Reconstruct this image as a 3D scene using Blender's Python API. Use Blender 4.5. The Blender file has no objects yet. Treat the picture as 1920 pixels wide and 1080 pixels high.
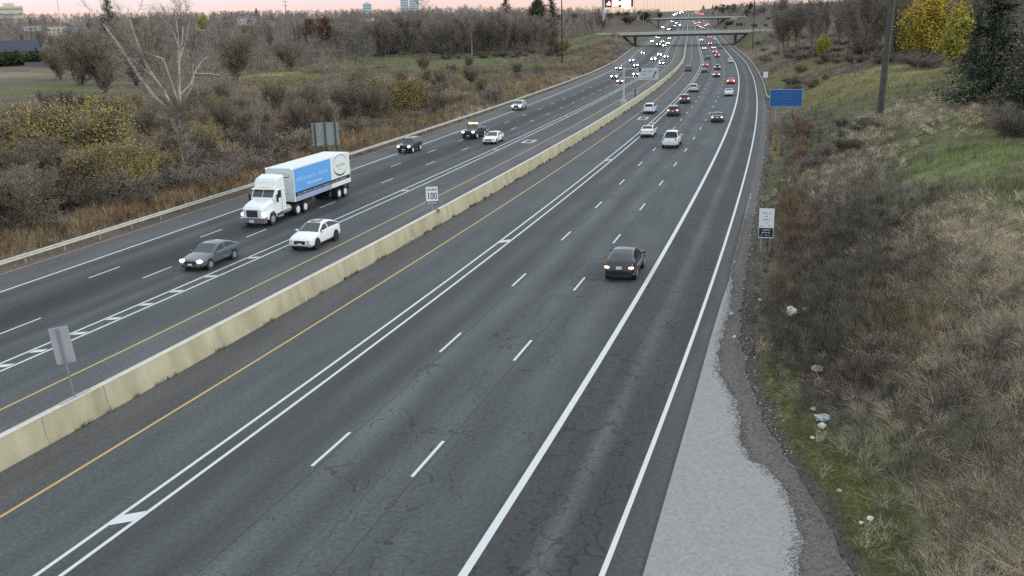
import bpy, math, random, numpy as np
from mathutils import Matrix, Vector
rnd=random.Random(7); NR=np.random.RandomState(11)
scn=bpy.context.scene; COL=scn.collection
# road model + camera
H0=15.14324;TH=math.radians(15.75274);RO=math.radians(-1.40306);F=1749.4
KN=[-20,60,110,160,200,240,290,350,420,520,650,850,1150,1700]
KV=[.966,.315,.334,.348,.209,.3,.155,.475,-.013,-.043,.058,-.019,.001,.023]
ZN=[-80,150,230,300,370,450,560,700,900,1150,1700,2600,9000]
ZV=[0,0,-.14,-.26,.14,1.08,2.09,3.89,7.36,13.11,28.15,40,60]
SS=np.arange(-80,9000,2.0)
_k=np.interp(SS,KN,KV)*1e-3; _k[SS<-20]=0; _k[SS>1700]=0
_i0=int((-20+80)/2)
_h=np.concatenate([[0],np.cumsum((_k[1:]+_k[:-1]))]); _h=_h-_h[_i0]-.33966333
_hm=(_h[1:]+_h[:-1])/2
_X=np.concatenate([[0],np.cumsum(-np.sin(_hm)*2)]); _Y=np.concatenate([[0],np.cumsum(np.cos(_hm)*2)])
_X+=-13.68910257-_X[_i0]; _Y-=_Y[_i0]
_Z=np.interp(SS,ZN,ZV); _kk=np.ones(31)/31; _Z=np.convolve(np.pad(_Z,15,mode='edge'),_kk,'valid')
def rz(s): return np.interp(s,SS,_Z)
def rp(s,off,dz=0.0):
    hd=np.interp(s,SS,_h); return (np.interp(s,SS,_X)+np.cos(hd)*off, np.interp(s,SS,_Y)+np.sin(hd)*off, rz(s)+dz)
def inv(x,y):
    j=slice(None,None,10); d=(_X[j]-x)**2+(_Y[j]-y)**2; i=int(np.argmin(d))*10
    a=max(0,i-12);b=min(len(SS),i+13); d=(_X[a:b]-x)**2+(_Y[a:b]-y)**2; i=a+int(np.argmin(d))
    hd=_h[i]; dx,dy=x-_X[i],y-_Y[i]
    return SS[i]+(-math.sin(hd)*dx+math.cos(hd)*dy), math.cos(hd)*dx+math.sin(hd)*dy
def ray(px,py):
    x=(px-960)/F;y=(540-py)/F; c,s=math.cos(RO),math.sin(RO); x,y=c*x-s*y,s*x+c*y
    return x, math.cos(TH)+y*math.sin(TH), -math.sin(TH)+y*math.cos(TH)
def proj(X,Y,Z):
    dz=Z-H0;a=Y*math.cos(TH)-dz*math.sin(TH);b=Y*math.sin(TH)+dz*math.cos(TH);x=X/a;y=b/a
    c,s=math.cos(RO),math.sin(RO);return 960+F*(c*x+s*y),540-F*(-s*x+c*y)
def smooth(t): t=np.clip(t,0,1); return t*t*(3-2*t)
SB1,SB2=532.,955.
def left_edge(s): return -37.82-.0076*np.clip(s,0,450)
def right_edge(s): return np.interp(s,[5,10,14,18,22,28,36,60],[15.6,14.1,13.0,11.7,10.8,9.9,9.45,9.2])
def vnoise(x,y,seed=0):
    # cheap sum of sines
    r=np.zeros_like(np.asarray(x,float))
    for i,(a,b,c) in enumerate([(1,.3,.1),(.4,-1.1,2),(-1.7,.9,4),(2.3,1.9,1),(3.1,-2.7,5),(-1.1,4.3,3)]):
        r=r+np.sin(x*a+y*b+c+seed*1.7)/(1+i*.5)
    return r/2.5
def tz(s,off):
    s=np.asarray(s,float);off=np.asarray(off,float)
    b=rz(s); le=left_edge(s);re=right_edge(s)
    uL=le-off;uR=off-re
    hr=np.interp(uR,[0,1,2.5,9,15,30,60,120,300,900],[-.03,-.08,-.15,2.2,4.3,6.6,9.5,13,20,30])
    hr=hr*np.interp(uR,[0,1e3],[1,1])*np.interp(s,[0,200,400,480,560],[1,1,.7,.6,.6])
    hl=np.interp(uL,[0,1.2,3,12,30,60,100,160,300,500,800,1300,3000],[-.03,-.1,-.6,-3.2,-3.8,-3,-1.4,0,4,10,19,22,24])*np.where(uL>140,np.interp(s,[0,900,1500,2500],[1,1,.5,.2]),1)
    n=vnoise(s*.05,off*.06)*.5+vnoise(s*.16,off*.15,3)*.18
    out=np.where(uR>0,hr+n*smooth(uR/12),np.where(uL>0,hl+n*smooth(uL/12),-.12))
    for sb,hh in((SB1,6.9),(SB2,6.6)):
        for u in(uR,uL):
            near=np.exp(-np.where(s<sb,(s-sb+8)/55,(s-sb-8)/45)**2); near=np.where(abs(s-sb)<8,1,near)
            tgt=hh*near*smooth((u-1)/11)*np.clip(1-(u-200)/300,0,1)
            out=np.where(u>0,np.maximum(out,tgt+.25*n*smooth(u/12)+np.minimum(out,0)*0),out)
    return b+out
_TT=15.*1.02**np.arange(0,284)
def invv(x,y):
    j=np.arange(0,len(SS) if True else 0,12)[:420]; d=(_X[j][None]-x[:,None])**2+(_Y[j][None]-y[:,None])**2; i=j[np.argmin(d,1)]
    for _ in range(3):
        hd=_h[i]; ds=(-np.sin(hd)*(x-_X[i])+np.cos(hd)*(y-_Y[i]))
        i=np.clip(i+np.round(ds/2).astype(int),0,len(SS)-1)
    hd=_h[i]; dx,dy=x-_X[i],y-_Y[i]; return SS[i]+(-np.sin(hd)*dx+np.cos(hd)*dy), np.cos(hd)*dx+np.sin(hd)*dy
def hit(px,py,tmax=4000):
    dx,dy,dz=ray(px,py); t=_TT
    for _ in range(2):
        s,o=invv(dx*t,dy*t); b=H0+dz*t<=tz(s,o)
        if not b.any(): return None
        i=int(np.argmax(b)); 
        if i==0: break
        t=np.linspace(t[i-1],t[i],40)
    x,y,z=dx*t[i],dy*t[i],H0+dz*t[i]; s,o=inv(x,y)
    return (x,y,z,s,o,float(t[i]))

# ---------- camera ----------
cam=bpy.data.cameras.new('camera'); camo=bpy.data.objects.new('camera',cam); COL.objects.link(camo)
_c,_s=math.cos(RO),math.sin(RO)
_r=Vector((1,0,0)); _u=Vector((0,math.sin(TH),math.cos(TH))); _f=Vector((0,math.cos(TH),-math.sin(TH)))
_R=_c*_r+_s*_u; _U=-_s*_r+_c*_u
camo.matrix_world=Matrix(((_R.x,_U.x,-_f.x,0),(_R.y,_U.y,-_f.y,0),(_R.z,_U.z,-_f.z,H0),(0,0,0,1)))
cam.sensor_width=36; cam.lens=F/1920*36; cam.clip_start=.5; cam.clip_end=20000
scn.camera=camo
# ---------- world ----------
w=bpy.data.worlds.new('World'); scn.world=w; w.use_nodes=True; nt=w.node_tree; N=nt.nodes; LK=nt.links
N.clear()
SUN_EL,SUN_AZ=math.radians(22),math.radians(105)   # azimuth from +Y towards +X
out=N.new('ShaderNodeOutputWorld'); bg=N.new('ShaderNodeBackground'); bg.inputs[1].default_value=1
sky=N.new('ShaderNodeTexSky'); sky.sky_type='NISHITA'; sky.sun_disc=False; sky.sun_elevation=SUN_EL; sky.sun_rotation=SUN_AZ
sk=N.new('ShaderNodeVectorMath'); sk.operation='SCALE'; sk.inputs[3].default_value=.05
geo_=N.new('ShaderNodeTexCoord'); sep=N.new('ShaderNodeSeparateXYZ'); LK.new(geo_.outputs['Generated'],sep.inputs[0])
nz=N.new('ShaderNodeTexNoise'); mp=N.new('ShaderNodeMapping'); mp.inputs['Scale'].default_value=(1.6,1.6,34); LK.new(geo_.outputs['Generated'],mp.inputs[0]); LK.new(mp.outputs[0],nz.inputs[0]); nz.inputs['Scale'].default_value=1.5; nz.inputs['Detail'].default_value=4
ma=N.new('ShaderNodeMath'); ma.operation='MULTIPLY_ADD'; LK.new(nz.outputs[0],ma.inputs[0]); ma.inputs[1].default_value=.022; LK.new(sep.outputs[2],ma.inputs[2])
rmp=N.new('ShaderNodeValToRGB'); LK.new(ma.outputs[0],rmp.inputs[0]); cr=rmp.color_ramp
stops=[(0,(.36,.32,.29)),(.012,(.47,.39,.32)),(.020,(.47,.33,.27)),(.029,(.47,.31,.31)),(.038,(.44,.33,.39)),(.048,(.36,.37,.48)),(.065,(.33,.41,.53)),(.14,(.50,.55,.62)),(.35,(.58,.61,.64)),(1,(.64,.66,.68))]
cr.elements[0].position=stops[0][0]; cr.elements[0].color=(*stops[0][1],1); cr.elements[1].position=1; cr.elements[1].color=(*stops[-1][1],1)
for p,c in stops[1:-1]:
    e=cr.elements.new(p); e.color=(*c,1)
ad=N.new('ShaderNodeVectorMath'); ad.operation='ADD'; LK.new(sky.outputs[0],sk.inputs[0]); LK.new(sk.outputs[0],ad.inputs[0]); LK.new(rmp.outputs[0],ad.inputs[1])
LK.new(ad.outputs[0],bg.inputs[0]); LK.new(bg.outputs[0],out.inputs[0])
# ---------- sun ----------
sl=bpy.data.lights.new('sun','SUN'); sl.energy=.6; sl.angle=math.radians(14); sl.color=(1,.93,.86)
so=bpy.data.objects.new('sun',sl); COL.objects.link(so)
_d=Vector((math.sin(SUN_AZ)*math.cos(SUN_EL),math.cos(SUN_AZ)*math.cos(SUN_EL),math.sin(SUN_EL)))
so.rotation_euler=_d.to_track_quat('Z','Y').to_euler()
scn.view_settings.view_transform='Standard'; scn.view_settings.look='None'; scn.view_settings.exposure=.58; scn.view_settings.gamma=1; scn.view_settings.use_curve_mapping=False
scn.cycles.use_denoising=False; scn.cycles.sample_clamp_indirect=1.0; scn.cycles.sample_clamp_direct=60
# ---------- helpers ----------
def link(o,parent=None):
    COL.objects.link(o)
    if parent is not None: o.parent=parent
    return o
def tag(o,label=None,cat=None,group=None,kind=None):
    if label: o['label']=' '.join(label.split()[:16])
    if cat: o['category']=cat
    if group: o['group']=group
    if kind: o['kind']=kind
    return o
def empty(name,loc=(0,0,0),rz_=0,label=None,cat=None,group=None):
    o=bpy.data.objects.new(name,None); o.location=loc; o.rotation_euler=(0,0,rz_); o.empty_display_size=.3; link(o); return tag(o,label,cat,group)
def meshobj(name,V,Fc,mat=None,parent=None,smooth=False,col=None,uv=None):
    me=bpy.data.meshes.new(name); V=np.asarray(V,np.float32)
    if isinstance(Fc,np.ndarray):
        n,k=Fc.shape; me.vertices.add(len(V)); me.vertices.foreach_set('co',V.ravel()); me.loops.add(n*k); me.loops.foreach_set('vertex_index',Fc.astype(np.int32).ravel())
        me.polygons.add(n); me.polygons.foreach_set('loop_start',np.arange(0,n*k,k,dtype=np.int32)); me.update(calc_edges=True)
    else:
        me.from_pydata([tuple(map(float,v)) for v in V],[],Fc); me.update()
    if smooth: me.polygons.foreach_set('use_smooth',[True]*len(me.polygons))
    if col is not None:
        a=me.color_attributes.new('Col','FLOAT_COLOR','POINT'); c=np.ones((len(V),4),np.float32); c[:,:3]=col; a.data.foreach_set('color',c.ravel())
    if uv is not None:
        l=me.uv_layers.new(name='UVMap'); li=np.empty(len(me.loops),np.int32); me.loops.foreach_get('vertex_index',li); l.data.foreach_set('uv',np.asarray(uv,np.float32)[li].ravel())
    if mat: 
        for m in (mat if isinstance(mat,list) else [mat]): me.materials.append(m)
    o=bpy.data.objects.new(name,me); return link(o,parent)
class MB:
    def __init__(s): s.v=[];s.f=[]
    def quad(s,*p):
        n=len(s.v); s.v+=[tuple(q) for q in p]; s.f.append(tuple(range(n,n+len(p)))); return s
    def box(s,x0,x1,y0,y1,z0,z1,M=None):
        n=len(s.v); P=[(x0,y0,z0),(x1,y0,z0),(x1,y1,z0),(x0,y1,z0),(x0,y0,z1),(x1,y0,z1),(x1,y1,z1),(x0,y1,z1)]
        if M is not None: P=[tuple(M@Vector(p)) for p in P]
        s.v+=P; s.f+=[tuple(n+i for i in f) for f in((0,3,2,1),(4,5,6,7),(0,1,5,4),(1,2,6,5),(2,3,7,6),(3,0,4,7))]; return s
    def tube(s,p0,p1,r0,r1=None,n=8,caps=True):
        r1=r0 if r1 is None else r1; p0=Vector(p0);p1=Vector(p1); d=(p1-p0).normalized(); a=d.orthogonal().normalized(); b=d.cross(a); k=len(s.v)
        for p,r in((p0,r0),(p1,r1)):
            for i in range(n):
                t=2*math.pi*i/n; s.v.append(tuple(p+(a*math.cos(t)+b*math.sin(t))*r))
        for i in range(n): j=(i+1)%n; s.f.append((k+i,k+j,k+n+j,k+n+i))
        if caps: s.f.append(tuple(k+i for i in range(n-1,-1,-1))); s.f.append(tuple(k+n+i for i in range(n)))
        return s
    def ell(s,c,r,nu=10,nv=7):
        k=len(s.v)
        for i in range(nv+1):
            a=math.pi*i/nv
            for j in range(nu): b=2*math.pi*j/nu; s.v.append((c[0]+r[0]*math.sin(a)*math.cos(b),c[1]+r[1]*math.sin(a)*math.sin(b),c[2]+r[2]*math.cos(a)))
        for i in range(nv):
            for j in range(nu): s.f.append((k+i*nu+j,k+(i+1)*nu+j,k+(i+1)*nu+(j+1)%nu,k+i*nu+(j+1)%nu))
        return s
    def build(s,name,mat,parent=None,smooth=False,M=None):
        V=s.v if M is None else [tuple(M@Vector(p)) for p in s.v]
        o=meshobj(name,V,s.f,mat,parent,smooth)
        return o
def auto_smooth(o,ang=35):
    me=o.data; me.polygons.foreach_set('use_smooth',[True]*len(me.polygons)); me.set_sharp_from_angle(angle=math.radians(ang))
_M={}
def mat(name,col,rough=.6,metal=0,emit=None,es=0,spec=.5,coat=0):
    if name in _M: return _M[name]
    m=bpy.data.materials.new(name); m.use_nodes=True; b=m.node_tree.nodes['Principled BSDF']
    b.inputs['Base Color'].default_value=(*col,1); b.inputs['Roughness'].default_value=rough; b.inputs['Metallic'].default_value=metal; b.inputs['Specular IOR Level'].default_value=spec
    if coat: b.inputs['Coat Weight'].default_value=coat; b.inputs['Coat Roughness'].default_value=.05
    if emit: b.inputs['Emission Color'].default_value=(*emit,1); b.inputs['Emission Strength'].default_value=es
    _M[name]=m; return m
def noisemat(name,c1,c2,scale=3,rough=.8,detail=6,bump=0,spec=.3,metal=0,stretch=(1,1,1),lo=.3,hi=.7):
    if name in _M: return _M[name]
    m=mat(name,c1,rough,metal,spec=spec); nt=m.node_tree; b=nt.nodes['Principled BSDF']
    tc=nt.nodes.new('ShaderNodeTexCoord'); mp=nt.nodes.new('ShaderNodeMapping'); mp.inputs['Scale'].default_value=stretch; nz=nt.nodes.new('ShaderNodeTexNoise'); nz.inputs['Scale'].default_value=scale; nz.inputs['Detail'].default_value=detail
    r=nt.nodes.new('ShaderNodeValToRGB'); r.color_ramp.elements[0].position=lo; r.color_ramp.elements[1].position=hi; r.color_ramp.elements[0].color=(*c1,1); r.color_ramp.elements[1].color=(*c2,1)
    nt.links.new(tc.outputs['Object'],mp.inputs[0]); nt.links.new(mp.outputs[0],nz.inputs[0]); nt.links.new(nz.outputs[0],r.inputs[0]); nt.links.new(r.outputs[0],b.inputs['Base Color'])
    if bump:
        bp=nt.nodes.new('ShaderNodeBump'); bp.inputs['Strength'].default_value=bump; bp.inputs['Distance'].default_value=.05; nt.links.new(nz.outputs[0],bp.inputs['Height']); nt.links.new(bp.outputs[0],b.inputs['Normal'])
    return m
def vcolmat(name,rough=.9,noise=.35,scale=6):
    if name in _M: return _M[name]
    m=mat(name,(1,1,1),rough,spec=.15); nt=m.node_tree; b=nt.nodes['Principled BSDF']
    a=nt.nodes.new('ShaderNodeVertexColor'); a.layer_name='Col'
    if noise:
        tc=nt.nodes.new('ShaderNodeTexCoord'); nz=nt.nodes.new('ShaderNodeTexNoise'); nz.inputs['Scale'].default_value=scale; nz.inputs['Detail'].default_value=8; nz.inputs['Roughness'].default_value=.7
        mr=nt.nodes.new('ShaderNodeMapRange'); mr.inputs[1].default_value=.3; mr.inputs[2].default_value=.7; mr.inputs[3].default_value=1-noise; mr.inputs[4].default_value=1+noise
        sc=nt.nodes.new('ShaderNodeVectorMath'); sc.operation='SCALE'
        nt.links.new(tc.outputs['Object'],nz.inputs[0]); nt.links.new(nz.outputs[0],mr.inputs[0]); nt.links.new(a.outputs[0],sc.inputs[0]); nt.links.new(mr.outputs[0],sc.inputs[3]); nt.links.new(sc.outputs[0],b.inputs['Base Color'])
    else: nt.links.new(a.outputs[0],b.inputs['Base Color'])
    return m
def copy_tree(o,loc=None,rz_=None,scale=None,label=None,group=None,cat=None):
    c=o.copy(); COL.objects.link(c)
    if loc is not None: c.location=loc
    if rz_ is not None: c.rotation_euler=(0,0,rz_)
    if scale is not None: c.scale=(scale,)*3 if not isinstance(scale,tuple) else scale
    if label: c['label']=label
    if group: c['group']=group
    if cat: c['category']=cat
    for ch in o.children:
        d=ch.copy(); COL.objects.link(d); d.parent=c
        for g in ch.children:
            e=g.copy(); COL.objects.link(e); e.parent=d
    return c
WHITE=mat('white_paint',(.78,.80,.80),.5)
GALV=noisemat('galvanised_steel',(.34,.35,.35),(.46,.47,.46),4,.45,metal=.3)
DARKM=mat('dark_metal',(.05,.05,.05),.5)
BLACK=mat('black_rubber',(.018,.018,.018),.8)

# ---------- ground colours ----------
BR=np.array([.145,.122,.088]); DK=np.array([.078,.070,.054]); TAN=np.array([.27,.225,.15]); GR=np.array([.100,.112,.045]); OL=np.array([.150,.142,.058]); GY=np.array([.17,.152,.122]); RUST=np.array([.165,.105,.065]); DIRT=np.array([.085,.078,.072])
PATCH=[ (1650,190,30,13,GR*1.05,.75),(1560,165,26,9,OL*1.15,.8),(1880,360,12,9,GR*1.1,.9),(1820,270,16,10,GR*1.15,.85),(1900,460,6,4,OL,.8),(1700,150,20,9,OL*1.2,.8),(1480,150,26,7,OL*1.05,.7),(1640,300,7,4,GY*1.2,.6),(1740,205,8,3,TAN*1.1,.8),(470,212,14,8,GR,.5),(950,135,26,12,OL,.7),(1000,95,20,8,GR,.5),(330,215,14,8,OL*1.1,.7),(700,175,16,7,OL,.6),(40,200,18,10,OL*.9,.7), # px,py, half length along road m, half width m, colour, strength
(850,122,66,30,GR*1.2,1),(700,120,56,24,GR*1.1,1),(960,125,30,20,GR,.9),(560,147,36,22,GR*1.15,1),(510,140,20,9,OL*1.6,.8),(80,168,30,20,GR*1.15,.95),(60,140,28,14,TAN*.8,.8),(180,128,30,12,TAN*.7,.7),(270,150,18,10,OL,.7),
(900,180,22,9,TAN*.9,.8),(740,220,16,7,RUST*1.3,.7),(560,260,12,6,TAN*.9,.7),(420,300,12,6,RUST*1.1,.7),(300,240,14,8,OL*.8,.7),(150,330,14,8,OL*.7,.6),(1060,110,24,10,OL,.8),(1110,70,26,10,GR,.8),(640,200,14,8,OL,.6),(480,200,16,8,RUST*.9,.6),
(1010,155,24,5,TAN*.8,.8),(380,190,14,8,RUST,.6),(600,170,20,8,RUST*.8,.6),(760,150,22,9,OL*.9,.7),
(1850,300,9,7,GR*1.5,1),(1780,250,12,8,GR*1.2,.9),(1880,400,6,5,GR*1.3,.9),(1650,140,22,10,OL*1.3,.9),(1520,120,26,10,OL,.8),(1590,170,12,8,OL*1.1,.8),(1720,200,9,7,TAN*.9,.7),(1740,170,10,8,GR*.9,.7),
(1800,480,5,3.5,TAN*1.1,.9),(1740,420,4,3,TAN,.8),(1850,560,5,4,TAN*.8,.8),(1560,330,7,3,TAN*1.1,.8),(1440,410,8,1.2,GR,.8),(1450,330,14,1.1,GR*1.1,.9),(1450,270,16,1.2,OL*1.2,.8),
(1460,730,4,1.0,GR*1.25,1),(1500,840,3.5,1.4,GR*1.1,.9),(1580,960,3.5,1.6,GR*1.15,1),(1650,1010,3,2.5,GR,.9),(1440,680,3,.7,OL*1.3,.9),(1640,860,2.6,1.6,GR*.9,.7),(1880,820,3,2,GR*.9,.6),(1700,620,4,2,TAN*.8,.7),(1420,100,30,9,TAN*.7,.8),(1480,75,24,8,GR,.7),(1405,75,20,6,GR*1.1,.8)]
_P=[]
for px,py,a,b_,c,k in PATCH:
    h_=hit(px,py)
    if h_: _P.append((h_[3],h_[4],a,b_,np.array(c),k))
def gcol(s,off,fine=True):
    s=np.asarray(s,float);off=np.asarray(off,float)
    n1=vnoise(s*.045,off*.09,1); n2=vnoise(s*.21,off*.33,2); n3=vnoise(s*.9,off*1.3,5); n4=vnoise(s*2.3,off*2.9,6)
    t=np.clip(.5+.45*n1+.3*n2,0,1)[...,None]; c=DK*(1-t)+BR*t
    g=smooth((vnoise(s*.06,off*.12,7)+.2*n2-.25)*2)[...,None]; c=c*(1-g*.6)+GY*g*.6
    r=smooth((vnoise(s*.11,off*.19,9)+.2*n3-.5)*3)[...,None]; c=c*(1-r*.6)+RUST*r*.6
    for ps,po,a,b_,pc,k in _P:
        d=((s-ps)/a)**2+((off-po)/b_)**2
        m=np.zeros_like(s); near=d<3
        m=np.where(near,smooth((1.4-d+.55*n2+.45*n3+.3*n4)/1.0),0)[...,None]*k
        c=c*(1-m)+pc*(1+.2*n3[...,None])*m
    u=np.minimum(np.abs(left_edge(s)-off),np.abs(off-right_edge(s)))
    uR=off-right_edge(s); d=smooth((1.0-uR+.35*n3)/.5)*(uR>-1); d=d[...,None]; c=c*(1-d)+DIRT*d
    # pale backs of hills / houses area far away: duller
    far=smooth((s-500)/600)[...,None]*.5; c=c*(1-far)+np.array([.085,.078,.065])*far
    return np.clip(c*(1+.12*n3[...,None]),.01,.6)
# terrain sheet
sv=np.concatenate([np.arange(-80,160,1.5),np.arange(160,360,3),np.arange(360,760,6),np.arange(760,1800,20),np.array([1900,2100,2400,3000,4000,6000,8800])])
ov=np.concatenate([[-2600,-1900,-1500],np.arange(-1200,-400,50),np.arange(-400,-160,12),np.arange(-160,-70,4),np.arange(-70,-37,1.5),[-35,-30,-15,0,6,8],np.arange(8.6,16,.3),np.arange(16,40,.8),np.arange(40,70,2.5),np.arange(70,200,10),np.arange(200,900,60),[1100,1600,2600]])
SG,OG=np.meshgrid(sv,ov,indexing='ij'); ZG=tz(SG,OG)
def extp(s,off): 
    hd=np.interp(s,SS,_h); return np.interp(s,SS,_X)+np.cos(hd)*off, np.interp(s,SS,_Y)+np.sin(hd)*off
XG,YG=extp(SG,OG); nS,nO=SG.shape
idx=np.arange(nS*nO).reshape(nS,nO); Fq=np.stack([idx[:-1,:-1],idx[:-1,1:],idx[1:,1:],idx[1:,:-1]],-1).reshape(-1,4)
ground=meshobj('ground',np.stack([XG,YG,ZG],-1).reshape(-1,3),Fq,vcolmat('ground_soil_and_grass',.95,.6,5.0),smooth=True,col=gcol(SG,OG).reshape(-1,3)); tag(ground,kind='structure')
# ---------- road ----------
def asphalt():
    m=mat('asphalt',(.1,.1,.1),.75,spec=.35); nt=m.node_tree; L=nt.links.new; b=nt.nodes['Principled BSDF']; n=nt.nodes.new
    uv=n('ShaderNodeUVMap'); uv.uv_map='UVMap'; sp=n('ShaderNodeSeparateXYZ'); L(uv.outputs[0],sp.inputs[0])
    nz=n('ShaderNodeTexNoise'); mp=n('ShaderNodeMapping'); mp.inputs['Scale'].default_value=(.5,.035,1); L(uv.outputs[0],mp.inputs[0]); L(mp.outputs[0],nz.inputs[0]); nz.inputs['Scale'].default_value=1; nz.inputs['Detail'].default_value=5
    wob=n('ShaderNodeMath'); wob.operation='MULTIPLY_ADD'; L(nz.outputs[0],wob.inputs[0]); wob.inputs[1].default_value=.5; L(sp.outputs[0],wob.inputs[2])
    mr=n('ShaderNodeMapRange'); mr.inputs[1].default_value=-44.75; mr.inputs[2].default_value=12.25; L(wob.outputs[0],mr.inputs[0])
    rp_=n('ShaderNodeValToRGB'); L(mr.outputs[0],rp_.inputs[0]); cr=rp_.color_ramp
    def P(o): return (o+45)/57
    A=.082
    st=[(-42,.115,1),(-37,.105,1),(-34.6,.088,0),(-33.6,.066,0),(-32.6,.082,0),(-31.7,.068,0),(-30.6,.056,0),(-28.6,.055,0),(-27.4,.078,0),(-26.4,.062,0),(-25.5,.084,0),(-24.6,.070,0),(-23.5,.082,0),(-21,.078,0),(-19.5,.088,0),(-18.3,.125,1),(-15,.11,1),(-13,.098,1),(-11.8,.082,0),(-10,.086,0),(-8,.080,0),(-6.8,.066,0),(-5.6,.082,0),(-4.5,.068,0),(-3.2,.098,0),(-1.9,.071,0),(-.6,.092,0),(.8,.078,0),(2.1,.088,0),(3.6,.076,0),(4.9,.056,0),(6.1,.082,0)]
    # ramp limited to 32 stops
    for i,(o,g,t) in enumerate(st[:31]):
        g=g*.84 if t else .068+(g-.078)*1.75; c=(g*(1.0 if t else .90),g*(.985 if t else 1.03),g*(.96 if t else 1.03),1)
        if i==0: e=cr.elements[0]; e.position=P(o)
        elif i==30: e=cr.elements[-1]; e.position=P(o)
        else: e=cr.elements.new(P(o))
        e.color=c
    rp2=n('ShaderNodeValToRGB'); L(mr.outputs[0],rp2.inputs[0]); c2=rp2.color_ramp; st2=[(4.3,.050),(5.2,.044),(5.8,.094),(6.4,.048),(7.3,.042),(8.2,.068),(11,.078)]
    for i,(o,g) in enumerate(st2):
        e=c2.elements[0] if i==0 else (c2.elements[-1] if i==len(st2)-1 else c2.elements.new(P(o)))
        e.position=P(o); e.color=(g*.96,g*1.0,g*.99,1)
    sel=n('ShaderNodeMath'); sel.operation='GREATER_THAN'; L(sp.outputs[0],sel.inputs[0]); sel.inputs[1].default_value=3.87
    mx=n('ShaderNodeMix'); mx.data_type='RGBA'; L(sel.outputs[0],mx.inputs[0]); L(rp_.outputs[0],mx.inputs[6]); L(rp2.outputs[0],mx.inputs[7])
    # grain and blotches
    g1=n('ShaderNodeTexNoise'); L(uv.outputs[0],g1.inputs[0]); g1.inputs['Scale'].default_value=6; g1.inputs['Detail'].default_value=6; g1.inputs['Roughness'].default_value=.8
    g2=n('ShaderNodeTexNoise'); mp2=n('ShaderNodeMapping'); mp2.inputs['Scale'].default_value=(.6,.09,1); L(uv.outputs[0],mp2.inputs[0]); L(mp2.outputs[0],g2.inputs[0]); g2.inputs['Scale'].default_value=1.2; g2.inputs['Detail'].default_value=6
    m1=n('ShaderNodeMapRange'); L(g1.outputs[0],m1.inputs[0]); m1.inputs[1].default_value=.25;m1.inputs[2].default_value=.75;m1.inputs[3].default_value=.45;m1.inputs[4].default_value=1.55
    m2=n('ShaderNodeMapRange'); L(g2.outputs[0],m2.inputs[0]); m2.inputs[1].default_value=.3;m2.inputs[2].default_value=.7;m2.inputs[3].default_value=.80;m2.inputs[4].default_value=1.22
    mm=n('ShaderNodeMath'); mm.operation='MULTIPLY'; L(m1.outputs[0],mm.inputs[0]); L(m2.outputs[0],mm.inputs[1])
    # cracks: voronoi edges, masked to the older lanes (real cracks in the surface)
    dn=n('ShaderNodeTexNoise'); L(uv.outputs[0],dn.inputs[0]); dn.inputs['Scale'].default_value=.9; dn.inputs['Detail'].default_value=5
    va=n('ShaderNodeVectorMath'); va.operation='MULTIPLY_ADD'; L(dn.outputs[1],va.inputs[0]); va.inputs[1].default_value=(1.5,2.5,0); L(uv.outputs[0],va.inputs[2])
    def crack(scale,width):
        mpc=n('ShaderNodeMapping'); mpc.inputs['Scale'].default_value=scale; L(va.outputs[0],mpc.inputs[0])
        vo=n('ShaderNodeTexVoronoi'); vo.feature='DISTANCE_TO_EDGE'; L(mpc.outputs[0],vo.inputs[0]); vo.inputs['Scale'].default_value=1
        c=n('ShaderNodeMath'); c.operation='LESS_THAN'; L(vo.outputs['Distance'],c.inputs[0]); c.inputs[1].default_value=width; return c
    ca=crack((.42,.30,1),.0075); cb=crack((.9,1.1,1),.020)
    def band(lo,hi):
        a=n('ShaderNodeMath');a.operation='GREATER_THAN';L(sp.outputs[0],a.inputs[0]);a.inputs[1].default_value=lo
        c=n('ShaderNodeMath');c.operation='LESS_THAN';L(sp.outputs[0],c.inputs[0]);c.inputs[1].default_value=hi
        d=n('ShaderNodeMath');d.operation='MULTIPLY';L(a.outputs[0],d.inputs[0]);L(c.outputs[0],d.inputs[1]);return d
    bm=band(-3.9,2.4); b2=band(4.0,7.6)
    cn=n('ShaderNodeTexNoise'); L(uv.outputs[0],cn.inputs[0]); cn.inputs['Scale'].default_value=.25; cg=n('ShaderNodeMath'); cg.operation='GREATER_THAN'; L(cn.outputs[0],cg.inputs[0]); cg.inputs[1].default_value=.49
    def mul(a,b_): q=n('ShaderNodeMath'); q.operation='MULTIPLY'; L(a.outputs[0],q.inputs[0]); L(b_.outputs[0],q.inputs[1]); return q
    def add(a,b_): q=n('ShaderNodeMath'); q.operation='MAXIMUM'; L(a.outputs[0],q.inputs[0]); L(b_.outputs[0],q.inputs[1]); return q
    cc_=crack((.55,1.3,1),.010); cn2=n('ShaderNodeTexNoise'); L(uv.outputs[0],cn2.inputs[0]); cn2.inputs['Scale'].default_value=.18; cg2=n('ShaderNodeMath'); cg2.operation='GREATER_THAN'; L(cn2.outputs[0],cg2.inputs[0]); cg2.inputs[1].default_value=.50
    tot=add(add(mul(mul(ca,bm),cg),mul(cb,b2)),mul(mul(cc_,band(-2.2,3.3)),cg2))
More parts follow.
